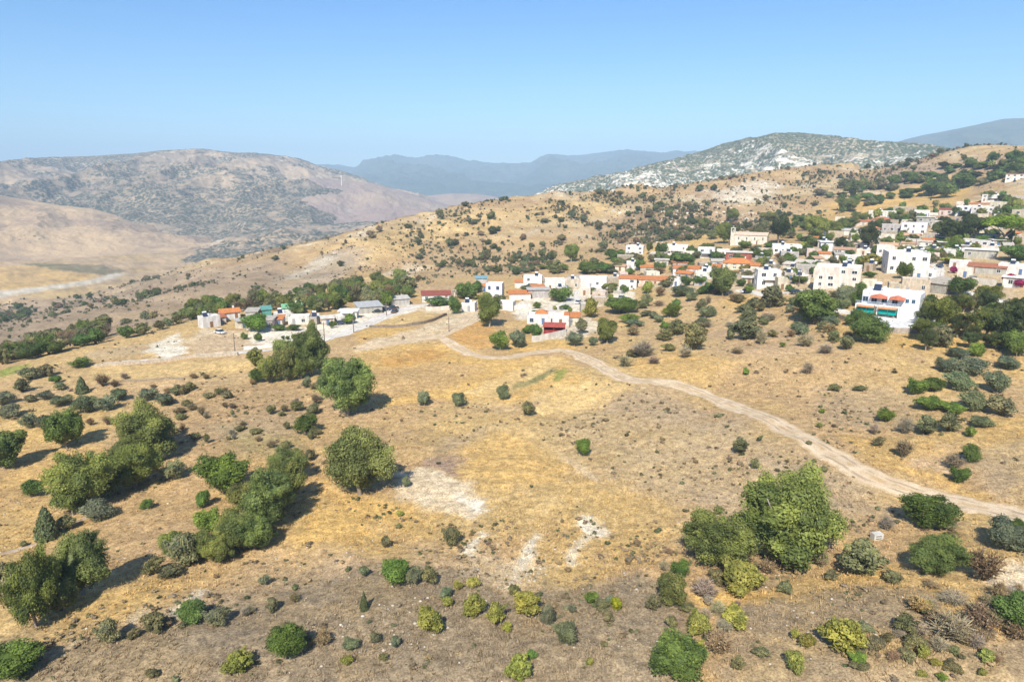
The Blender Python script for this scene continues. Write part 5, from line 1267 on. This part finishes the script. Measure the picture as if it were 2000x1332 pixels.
# the red hut
x, y, z, d = base_at(1083, 652, 5); az_ = math.atan2(x, y); Wr = 40 / FPX * d; a = Wr / 2
h = link('hut', None, loc=(x, y, z), rot=(0, 0, -az_ + R(-5)))
tag(h, 'small red hut with a red gabled roof above a pale wall', 'hut')
MB().box(-a, a, 0, 2.5, -2, 2.1).box(-a, a, -2.5, -.003, -2, 1.0).box(-a, -a + .15, -2.5, -.01, 1.003, 2.1).box(a - .15, a, -2.5, -.01, 1.003, 2.1).box(-.1, .1, -2.5, -2.3, 1.003, 2.1).build('wall', M_wall, h, (.30, .05, .042))
roof_tiled(h, Wr, 5, 2.15, .9, (.42, .10, .085), 'G', .3)
MB().box(-a * .4, -a * .4 + .9, -2.58, -2.5, 0, 1.0).build('door', M_paint, h, (.25, .02, .02))
# the church
x, y, z, d = base_at(1467, 478, 9); az_ = math.atan2(x, y); Wc = 60 / FPX * d; a = Wc / 2; z = ground(1467, 478)[2]
c = link('church', None, loc=(x, y, z), rot=(0, 0, -az_ + R(-6)))
tag(c, 'old cream stone church with pale gabled roof and small bell tower', 'church')
MB().box(-a, a, -4.5, 4.5, -3, 5.2).add([(-a, -4.5, 5.203), (-a, 4.5, 5.203), (-a, 0, 6.5), (a, -4.5, 5.203), (a, 4.5, 5.203), (a, 0, 6.5)], [(0, 1, 2), (3, 5, 4), (0, 2, 5, 3), (1, 4, 5, 2)]).build('wall', M_stone, c, (.74, .68, .58))
roof_tiled(c, Wc, 9, 5.3, 1.5, (.70, .58, .48), 'G', .35)
bt = MB().box(-a - 2.4, -a - .004, -4.2, -1.8, -3, 6.8); bt.box(-a - 2.4, -a - 1.9, -4.2, -1.8, 6.803, 8.8).box(-a - .5, -a - .004, -4.2, -1.8, 6.803, 8.8).box(-a - 2.5, -a + .05, -4.3, -1.7, 8.803, 9.1)
bt = bt.build('bell_tower', M_stone, c, (.70, .64, .53))
MB().cyl((-a - 1.2, -3, 7.3), .5, .9, 'z', 10, .25).build('bell', M_steel, bt)
MB().box(-a - 1.26, -a - 1.14, -3.06, -2.94, 9.103, 10.3).box(-a - 1.6, -a - .8, -3.05, -2.95, 9.8, 9.92).build('cross', M_paint, bt, (.7, .7, .68))
for q in (-a * .5, 0, a * .5): MB().box(q - .6, q + .6, -5.2, -4.504, -3, 3.6).build('buttress', M_stone, c, (.66, .58, .45))
for q in (-a * .75, -a * .25, a * .25, a * .75): win(c, q, -4.5, 2.6, .6, 1.5, 'f', color=(.6, .55, .45))
MB().box(a * .1 + 2.2, a * .1 + 3.4, -4.6, -4.45, 0, 2.4).build('door', M_paint, c, (.20, .12, .06))
# ------------------------------------------------------------------ cars, poles and other things
m = NT('tyre'); m.color((.02, .02, .02)); M_tyre = m.m
def car_proto(color):
    r_ = link('car', None)
    b_ = MB()
    L, Wd = 2.1, .85
    b_.prism([(-L, -Wd), (L, -Wd), (L + .08, 0), (L, Wd), (-L, Wd), (-L - .08, 0)], .28, [.72, .78, .76, .78, .72, .70])
    b_.build('body', M_paint, r_, color)
    c_ = MB(); c_.add([(-1.5, -.78, .76), (1.3, -.78, .76), (1.3, .78, .76), (-1.5, .78, .76), (-1.05, -.66, 1.38), (.55, -.66, 1.42), (.55, .66, 1.42), (-1.05, .66, 1.38)], [(3, 2, 1, 0), (0, 1, 5, 4), (1, 2, 6, 5), (2, 3, 7, 6), (3, 0, 4, 7), (4, 5, 6, 7)])
    c_.build('cabin_glass', M_glass, r_)
    MB().box(-1.0, .5, -.64, .64, 1.41, 1.46).build('roof', M_paint, r_, color)
    for qx in (-1.3, 1.3):
        for qy in (-.86, .68):
            w_ = MB().cyl((qx, qy, .32), .32, .18, 'y').build('wheel', M_tyre, r_)
            MB().cyl((qx, qy - .01, .32), .17, .2, 'y', 8).build('rim', M_steel, w_)
    for qy in (-.7, .5): MB().box(2.0, 2.12, qy, qy + .22, .55, .68).build('headlight', M_paint, r_, (.8, .8, .78))
    return r_
def copy_tree(o, parent=None):
    c_ = o.copy(); COL.objects.link(c_)
    if parent: c_.parent = parent
    for ch in [q for q in list(o.children)]: copy_tree(ch, c_)
    return c_
protos = {}
for px, py, colr, cn, yaw, lab in [
 (737, 611, (.03, .03, .035), 'black', 20, 'black car, leftmost of the row beside the metal-roofed shed'), (752, 607, (.05, .07, .12), 'navy', 15, 'dark blue car second in the row by the metal-roofed shed'),
 (768, 604, (.04, .035, .03), 'black', 24, 'black car at the right end of the row by the shed'), (771, 611, (.12, .06, .04), 'maroon', 80, 'maroon car parked crosswise nearest the road'),
 (667, 634, (.04, .05, .08), 'navy', 10, 'dark blue car parked left of the bush by the road'), (1130, 593, (.70, .70, .70), 'white', 60, 'white car on the village lane below the cream houses'),
 (430, 652, (.72, .72, .72), 'white', -30, 'white car in the yard of the far left cottage'), (1104, 604, (.25, .26, .28), 'grey', 30, 'grey car parked on the lane above the white house'),
 (1458, 572, (.70, .70, .69), 'white', 8, 'white car on the pale street left of the white two-storey house'), (1850, 556, (.68, .68, .66), 'white', 60, 'white car on the lane by the grey barn'),
 (1835, 522, (.05, .06, .09), 'navy', 75, 'dark blue car on the lane right of the big white house'), (1755, 478, (.70, .70, .69), 'white', 40, 'white car in the upper village above the small white house'), (1690, 476, (.05, .07, .12), 'navy', 10, 'dark blue car below the dark pine in the upper village'),
 (1840, 470, (.30, .05, .04), 'red', 30, 'red car parked left of the dark pines in the upper village'), (1900, 548, (.25, .26, .28), 'grey', 5, 'grey car below the terracotta-roofed house'), (1935, 600, (.70, .70, .69), 'white', 15, 'white car on the wide pale yard at the right edge'),
 (1555, 574, (.04, .035, .03), 'black', 5, 'black car on the pale street left of the beige apartment block'), (1215, 584, (.70, .70, .69), 'white', -8, 'white car on the pale yard below the long orange-roofed house'), (610, 655, (.30, .05, .04), 'red', 20, 'red car on the road above the tall tree'),
 (1190, 592, (.10, .10, .11), 'black', 12, 'black car on the pale yard left of the big dark bush')]:
    if cn not in protos: protos[cn] = r_ = car_proto(colr)
    else: r_ = copy_tree(protos[cn])
    x, y, z, d = ground(px, py); r_.location = (x, y, float(mesh_h(x, y)[0]) + .12); r_.rotation_euler = (0, 0, R(yaw))
    tag(r_, lab, 'car', 'cars parked around the village')
M_wood = obj_mat('weathered_wood', .3)
def pole(px, py, hp, lab):
    x, y, z, d = ground(px, py); H = hp / FPX * d
    r_ = link('utility_pole', None, loc=(x, y, z)); MB().cyl((0, 0, -.5), .16, H + .5, 'z', 8, .10).build('pole', M_wood, r_, (.20, .16, .13))
    MB().box(-.9, .9, -.06, .06, H - .7, H - .58).build('crossarm', M_wood, r_, (.20, .16, .13))
    tag(r_, lab, 'utility pole', 'utility poles along the village road')
for q in [(459, 686, 36, 'wooden utility pole at the left end of the village road'), (634, 668, 40, 'wooden utility pole by the tall tree beside the road'), (691, 650, 30, 'wooden utility pole by the round bush right of the shed'),
          (755, 617, 26, 'wooden utility pole in front of the parked cars'), (877, 648, 30, 'wooden utility pole where lane and dirt track meet'), (1112, 640, 34, 'wooden utility pole right of the red hut'),
          (1703, 640, 44, 'wooden utility pole in front of the villa'), (1400, 572, 34, 'wooden utility pole by the tall olive-green tree'), (1786, 500, 36, 'wooden utility pole beside the big white house'), (1560, 560, 34, 'wooden utility pole left of the beige apartment block')]: pole(*q)
x, y, z, d = ground(1712, 1052)
cb = link('concrete_block', None, loc=(x, y, z), rot=(0, 0, R(8)))
tag(cb, 'pale concrete block with two dark slots in dry grass right of the big tree', 'concrete block')
MB().box(-.62, .62, -.4, .4, -.2, .8).build('block', M_slab, cb, (.62, .60, .55))
for q in (.18, .48): MB().box(-.4, .35, -.406, -.38, q, q + .1).build('slot', M_glass, cb)
# slender white mast on the far ridge
p0 = W(667, 357, 2560)
mt = link('mast', None, loc=(p0[0], p0[1], p0[2])); MB().cyl((0, 0, -60), 1.5, 88, 'z', 10, .8).build('pole', M_paint, mt, (.8, .8, .8))
MB().box(-2, 2, -1, 1, 21, 22.5).box(-1.6, 1.6, -1, 1, 25, 26).build('antenna', M_paint, mt, (.8, .8, .8)); tag(mt, 'slender white mast on the ridge of the scrub mountain', 'mast')
# ------------------------------------------------------------------ scrub on the spur, grass, thyme and stones
def project(x, y, z):
    z = z - CAMZ; d = y * cP - z * sP; up = y * sP + z * cP
    return 1000 + FPX * x / d, 666 - FPX * up / d, d
def inpoly(x, y, P):
    P = np.array(P); ins = np.zeros(len(x), bool)
    for i in range(len(P)):
        ax, ay = P[i]; bx, by = P[(i + 1) % len(P)]
        c = (ay > y) != (by > y); ins ^= c & (x < (bx - ax) * (y - ay) / ((by - ay) or 1e-9) + ax)
    return ins
def merged(name, lib, X, Y, Z, SX, SZ, ROT, C, mat, mod=.35, seed=0):
    """one mesh of many small plants; lib: list of part lists"""
    parts = []; r = np.random.default_rng(seed); pick = r.integers(0, len(lib), len(X))
    for k, L in enumerate(lib):
        V = np.concatenate([p[0] for p in L]); A = np.concatenate([p[2] for p in L])
        m_ = np.flatnonzero(pick == k); n = len(m_)
        if not n: continue
        c, s = np.cos(ROT[m_])[:, None], np.sin(ROT[m_])[:, None]
        vx = (V[None, :, 0] * c - V[None, :, 1] * s) * SX[m_, None] + X[m_, None]
        vy = (V[None, :, 0] * s + V[None, :, 1] * c) * SX[m_, None] + Y[m_, None]
        vz = V[None, :, 2] * SZ[m_, None] + Z[m_, None]
        W3 = np.stack([vx, vy, vz], 2).reshape(-1, 3)
        CC = (C[m_][:, None, :] * (1 - mod + 2 * mod * A[None, :, None])).reshape(-1, 3)
        off = (np.arange(n) * len(V))[:, None, None]; kk = 0; first = True
        for p in L:
            F = (p[1][None] + kk + off).reshape(-1, p[1].shape[1]); kk += len(p[0])
            parts.append((W3 if first else np.zeros((0, 3)), F, CC if first else np.zeros((0, 3)), first)); first = False
    out = []; base = 0
    for W3, F, CC, fst in parts:
        if fst: start = base; base += len(W3)
        out.append((W3, F, CC, start))
    me = bpy.data.meshes.new(name)
    V = np.concatenate([o[0] for o in out]).astype(np.float32); L = np.concatenate([(o[1] + o[3]).ravel() for o in out]).astype(np.int32)
    lt = np.concatenate([np.full(len(o[1]), o[1].shape[1]) for o in out]).astype(np.int32); ls = np.concatenate([[0], np.cumsum(lt)[:-1]]).astype(np.int32)
    me.vertices.add(len(V)); me.vertices.foreach_set('co', V.ravel()); me.loops.add(len(L)); me.loops.foreach_set('vertex_index', L)
    me.polygons.add(len(lt)); me.polygons.foreach_set('loop_start', ls); me.polygons.foreach_set('loop_total', lt)
    a = me.attributes.new('col', 'FLOAT_COLOR', 'POINT'); cc = np.ones((len(V), 4), np.float32); cc[:, :3] = np.concatenate([o[2] for o in out]); a.data.foreach_set('color', cc.ravel())
    me.materials.append(mat); me.update(calc_edges=True)
    return link(name, me)
M_ground_leaf = leaf_mat('scrub_leaves', False, .15)
TUF = [crown(301 + i, 3, 60, .16, 0, 0, (.3, .4)) for i in range(3)]
BR = [crown(311 + i, 4, 90, .13, 0, 0, (.26, .38)) for i in range(3)]
# the hillside behind the village
r = np.random.default_rng(99)
N = 60000
aa = np.radians(r.uniform(-41, 41, N)); rr_ = np.sqrt(r.uniform(290 ** 2, 1080 ** 2, N)); X = np.sin(aa) * rr_; Y = np.cos(aa) * rr_
dn = fbm(X / 45, Y / 45, 401, 4, .6) + .5 * fbm(X / 140, Y / 140, 411, 3)
bb = bands(X, Y, height(X, Y)); keep = r.uniform(0, 1, N) < np.clip(.20 + 1.7 * dn + .6 * bb, .03, 1)
X, Y, rr_ = X[keep], Y[keep], rr_[keep]; Z = mesh_h(X, Y); PX, PY, D_ = project(X, Y, Z)
vill = inpoly(PX, PY, [(340, 640), (600, 605), (760, 575), (900, 540), (1180, 545), (1210, 480), (1500, 462), (1600, 425), (1800, 395), (2100, 345), (2100, 900), (0, 900), (-100, 720)])
left = (PX < 640); sparse = np.where(left, np.clip(.16 + .9 * (fbm(X / 60, Y / 40, 421, 3) > .28), 0, 1), np.where(PX < 900, .5, 1.0))
gold = inpoly(PX, PY, [(1450, 445), (1620, 400), (1750, 370), (1900, 330), (1890, 385), (1760, 420), (1600, 435)])
k = (~vill) & (r.uniform(0, 1, len(X)) < sparse) & ~(gold & (r.uniform(0, 1, len(X)) < .85))
X, Y, Z, D_, PX, PY = X[k], Y[k], Z[k], D_[k], PX[k], PY[k]; n = len(X)
sz = np.clip(r.lognormal(.62, .55, n), .7, 7); hz = sz * r.uniform(.55, .95, n)
pal = np.array([(.085, .105, .035), (.12, .13, .055), (.17, .145, .07), (.21, .15, .095), (.13, .14, .08), (.09, .11, .05)])
CC = pal[r.integers(0, len(pal), n)] * r.uniform(.8, 1.25, (n, 1)); rot = r.uniform(0, 6.28, n)
vis = np.array([abs(ground(float(a), float(b))[3] - d) < d * .05 for a, b, d in zip(PX, PY, D_)]) & (PX > 0) & (PX < 2000) if False else (PX > 5) & (PX < 1995)
order = np.argsort(-(sz * hz / D_ ** 2) * np.where(vis, 1, 0)); big = order[:240]; rest = order[240:]
nm = {0: 'dark green', 1: 'olive', 2: 'brownish green', 3: 'brown', 4: 'grey-green', 5: 'dull green'}
for i in big:
    ci = int(np.argmin(((pal / pal.sum(1)[:, None] - CC[i] / CC[i].sum()) ** 2).sum(1)))
    o = link('hillside_shrub', LIB['tiny' if sz[i] / D_[i] * FPX < 9 else 'small'][i % 3], loc=(X[i], Y[i], Z[i] - .05), rot=(0, 0, rot[i]), scale=(sz[i] * 1.1, sz[i] * 1.1, hz[i] * 1.1), color=CC[i])
    tag(o, where(float(PX[i]), float(PY[i]), ('broad ' if sz[i] > 3.6 else '') + nm[ci] + ' hillside shrub'), 'shrub', 'shrubs dotted over the hillside behind the village')
# smaller heath between the shrubs
N2 = 30000; a2 = np.radians(r.uniform(-41, 41, N2)); r2_ = np.sqrt(r.uniform(290 ** 2, 1000 ** 2, N2)); X2 = np.sin(a2) * r2_; Y2 = np.cos(a2) * r2_; Z2 = mesh_h(X2, Y2); P2, Q2, D2 = project(X2, Y2, Z2)
d2_ = fbm(X2 / 22, Y2 / 22, 461, 4, .6)
k2 = (r.uniform(0, 1, N2) < np.clip(.30 + 1.4 * d2_, .02, .9) * np.where(P2 < 640, .45, 1)) & ~inpoly(P2, Q2, [(340, 640), (600, 605), (760, 575), (900, 540), (1180, 545), (1210, 480), (1500, 462), (1600, 425), (1800, 395), (2100, 345), (2100, 900), (0, 900), (-100, 720)]) & ~(inpoly(P2, Q2, [(1450, 445), (1620, 400), (1750, 370), (1900, 330), (1890, 385), (1760, 420), (1600, 435)]) & (r.uniform(0, 1, N2) < .8))
X2, Y2, Z2 = X2[k2], Y2[k2], Z2[k2]; n2_ = len(X2); s2_ = np.clip(r.lognormal(.05, .4, n2_), .5, 2.4)
pal2 = np.array([(.20, .155, .09), (.15, .135, .07), (.24, .18, .11), (.12, .125, .06)])
X_, Y_, Z_ = np.concatenate([X[rest], X2]), np.concatenate([Y[rest], Y2]), np.concatenate([Z[rest], Z2])
tag(merged('hillside_scrub', TUF, X_, Y_, Z_ - .05, np.concatenate([sz[rest], s2_]), np.concatenate([hz[rest], s2_ * .6]), np.concatenate([rot[rest], r.uniform(0, 6.28, n2_)]), np.concatenate([CC[rest], pal2[r.integers(0, 4, n2_)] * r.uniform(.8, 1.25, (n2_, 1))]), M_ground_leaf, .35, 1), 'scrub scattered thickly over the hillside behind the village', 'scrub', None, 'stuff')
# low cushions of thyme and thistle on the near slopes
N = 26000
aa = np.radians(r.uniform(-40, 40, N)); rr_ = np.exp(r.uniform(math.log(50), math.log(300), N)); X = np.sin(aa) * rr_; Y = np.cos(aa) * rr_
Z = mesh_h(X, Y); PX, PY, D_ = project(X, Y, Z)
dn = fbm(X / 9, Y / 9, 431, 4, .6); w_ = np.clip(.02 + 1.5 * (dn - .12), .01, .7)
for P, f in (([(1060, 830), (1250, 760), (1450, 820), (1560, 880), (1700, 940), (1750, 1000), (1600, 1040), (1400, 1010), (1250, 960), (1120, 900)], 1.5), ([(330, 760), (560, 745), (640, 800), (600, 890), (400, 900), (300, 850)], 2.6),
             ([(200, 1200), (400, 1080), (640, 1060), (760, 1090), (620, 1140), (350, 1240)], 1.8), ([(880, 1080), (1250, 1060), (1300, 1130), (1200, 1200), (900, 1180)], 2.2), ([(1450, 690), (1740, 690), (1780, 740), (1740, 840), (1500, 790)], 1.3),
             ([(1650, 1250), (2000, 1230), (2000, 1332), (1600, 1332)], 2.0), ([(760, 1040), (1000, 1060), (980, 1130), (760, 1110)], 1.6),
             ([(775, 925), (830, 912), (950, 965), (962, 995), (860, 1005), (790, 970)], .12), ([(1040, 770), (1090, 750), (1235, 755), (1180, 795), (1100, 812)], .05), ([(905, 870), (960, 838), (1130, 910), (1080, 945), (905, 920)], .15),
             ([(180, 715), (500, 700), (500, 722), (180, 748)], .1), ([(690, 690), (960, 690), (1100, 695), (900, 770), (740, 780)], .3), ([(440, 600), (1700, 560), (1900, 560), (1240, 640), (1000, 660), (480, 690)], .2)):
    w_ = np.where(inpoly(PX, PY, P), np.clip(w_ * f + (.12 if f > 1 else 0), 0, 1), w_)
trk = np.array([(838,662),(930,694),(1000,697),(1080,685),(1130,694),(1190,724),(1280,746),(1390,777),(1510,825),(1630,892),(1750,950),(1890,986),(2060,1030)], float)
ty = np.interp(PX, trk[:, 0], trk[:, 1]); ont = (PX > 838) & (np.abs(PY - ty) < 18)
k = (r.uniform(0, 1, N) < w_) & ~ont
X, Y, Z, D_, PX, PY = X[k], Y[k], Z[k], D_[k], PX[k], PY[k]; n = len(X)
sz = np.clip(r.lognormal(-.85, .42, n), .2, 1.5) * np.clip(.75 + D_ / 300, .8, 1.6); hz = sz * r.uniform(.35, .7, n)
pal = np.array([(.13, .12, .055), (.10, .115, .045), (.22, .155, .08), (.27, .20, .115), (.22, .165, .10), (.16, .17, .08), (.33, .24, .12), (.26, .20, .13)])
CC = pal[r.integers(0, len(pal), n)] * r.uniform(.8, 1.25, (n, 1))
tag(merged('low_scrub', TUF, X, Y, Z - .03, sz, hz, r.uniform(0, 6.28, n), CC, M_ground_leaf, .3, 2), 'low cushions of dry thyme and thistle covering the slopes', 'ground cover', None, 'stuff')
# dry grass tufts: a few bent blades each
N = 60000
aa = np.radians(r.uniform(-40, 40, N)); rr_ = np.exp(r.uniform(math.log(48), math.log(190), N)); X = np.sin(aa) * rr_; Y = np.cos(aa) * rr_
Z = mesh_h(X, Y); PX, PY, D_ = project(X, Y, Z)
dn = fbm(X / 6, Y / 6, 441, 4, .6); ty = np.interp(PX, trk[:, 0], trk[:, 1])
k = (r.uniform(0, 1, N) < np.clip(.45 + 1.2 * dn, .05, 1)) & ~((PX > 838) & (np.abs(PY - ty) < 20)) & ~inpoly(PX, PY, [(775, 925), (830, 912), (900, 930), (950, 965), (962, 995), (860, 1005), (790, 970)])
X, Y, Z, D_ = X[k], Y[k], Z[k], D_[k]; n = len(X)
nb = 6; tr = np.random.default_rng(5)
GT = []
for q in range(4):
    a = tr.uniform(0, 6.28, nb); P0 = np.stack([np.cos(a) * .12, np.sin(a) * .12, np.zeros(nb)], 1); P1 = np.stack([np.cos(a) * tr.uniform(.25, .6, nb), np.sin(a) * tr.uniform(.25, .6, nb), tr.uniform(.6, 1, nb)], 1)
    s_ = np.stack([-np.sin(a), np.cos(a), np.zeros(nb)], 1) * .09
    V = np.stack([P0 - s_, P0 + s_, P1], 1).reshape(-1, 3); GT.append([(V, np.arange(nb * 3).reshape(-1, 3), np.tile([.3, .3, .9], nb))])
sz = r.uniform(.22, .62, n); base = cover(X, Y)
CC = base * r.uniform(.85, 1.35, (n, 1)) * np.array([1.02, 1.0, .92])
tag(merged('dry_grass', GT, X, Y, Z - .02, sz, sz * r.uniform(.5, .9, n), r.uniform(0, 6.28, n), np.clip(CC, 0, .7), M_ground_leaf, .15, 3), 'tufts of dry golden grass over the slopes', 'grass', None, 'stuff')
# pale stones
N = 16000
aa = np.radians(r.uniform(-40, 40, N)); rr_ = np.exp(r.uniform(math.log(48), math.log(200), N)); X = np.sin(aa) * rr_; Y = np.cos(aa) * rr_
Z = mesh_h(X, Y); PX, PY, D_ = project(X, Y, Z)
w_ = np.clip(.02 + .5 * (fbm(X / 7, Y / 7, 451, 4) - .12), .006, .4)
for P, f in (([(1000, 1140), (985, 1120), (1020, 1050), (1060, 1045), (1100, 1080), (1050, 1140)], .8), ([(1120, 1060), (1140, 1000), (1170, 1005), (1185, 1045)], .9), ([(600, 1200), (760, 1130), (900, 1150), (900, 1260), (700, 1280)], .3), ([(320, 1210), (380, 1150), (410, 1160), (350, 1220)], .6),
             ([(1080, 1110), (1130, 1050), (1155, 1060), (1110, 1110)], .6), ([(880, 1110), (950, 1040), (1000, 1060), (930, 1130)], .4), ([(230, 1000), (300, 950), (420, 920), (400, 960), (280, 1000)], .3), ([(1560, 1150), (1800, 1150), (1750, 1260), (1520, 1230)], .16), ([(1390, 890), (1180, 900), (1120, 880)], .3), ([(1330, 690), (1440, 690), (1420, 720), (1330, 715)], .3)):
    w_ = np.where(inpoly(PX, PY, P), f, w_)
k = r.uniform(0, 1, N) < w_; X, Y, Z = X[k], Y[k], Z[k]; n = len(X)
ST = []
for q in range(4):
    V = IV * np.array([.5, .42, .32]) * (1 + .3 * (vn(IV[:, 0] * 2 + q * 5, IV[:, 1] * 2 + IV[:, 2], 7)[:, None] - .5)); ST.append([(V, IF, np.full(len(V), .5))])
sz = np.clip(r.lognormal(-1.6, .45, n), .1, .5); CC = np.array([(.47, .42, .34)]) * r.uniform(.75, 1.2, (n, 1)); 
m = NT('stone'); m.color(m.attr('col')); M_st = m.m
tag(merged('loose_stones', ST, X, Y, Z + .02, sz, sz * .8, r.uniform(0, 6.28, n), CC, M_st, 0, 4), 'pale loose stones strewn over the slope', 'stones', None, 'stuff')

# white rock outcrops on the hillside and boulders
N = 5000; outs = [([(1390, 372), (1480, 350), (1530, 362), (1490, 395), (1410, 402)], .5), ([(1290, 400), (1450, 390), (1500, 425), (1400, 445), (1280, 440)], .22), ([(1380, 400), (1500, 440), (1440, 455), (1340, 440)], .15)]
aa = np.radians(r.uniform(8, 24, N)); rr_ = np.sqrt(r.uniform(450 ** 2, 950 ** 2, N)); X = np.sin(aa) * rr_; Y = np.cos(aa) * rr_; Z = mesh_h(X, Y); PX, PY, D_ = project(X, Y, Z)
w_ = np.full(N, .02)
for P, f in outs: w_ = np.where(inpoly(PX, PY, P), f, w_)
k = r.uniform(0, 1, N) < w_; X, Y, Z = X[k], Y[k], Z[k]; n = len(X); sz = np.clip(r.lognormal(.7, .5, n), .8, 6)
tag(merged('rock_outcrop', ST, X, Y, Z, sz, sz * .7, r.uniform(0, 6.28, n), np.array([(.60, .55, .46)]) * r.uniform(.8, 1.1, (n, 1)), M_st, 0, 6), 'white rock outcrops and boulders on the hillside', 'rocks', None, 'stuff')
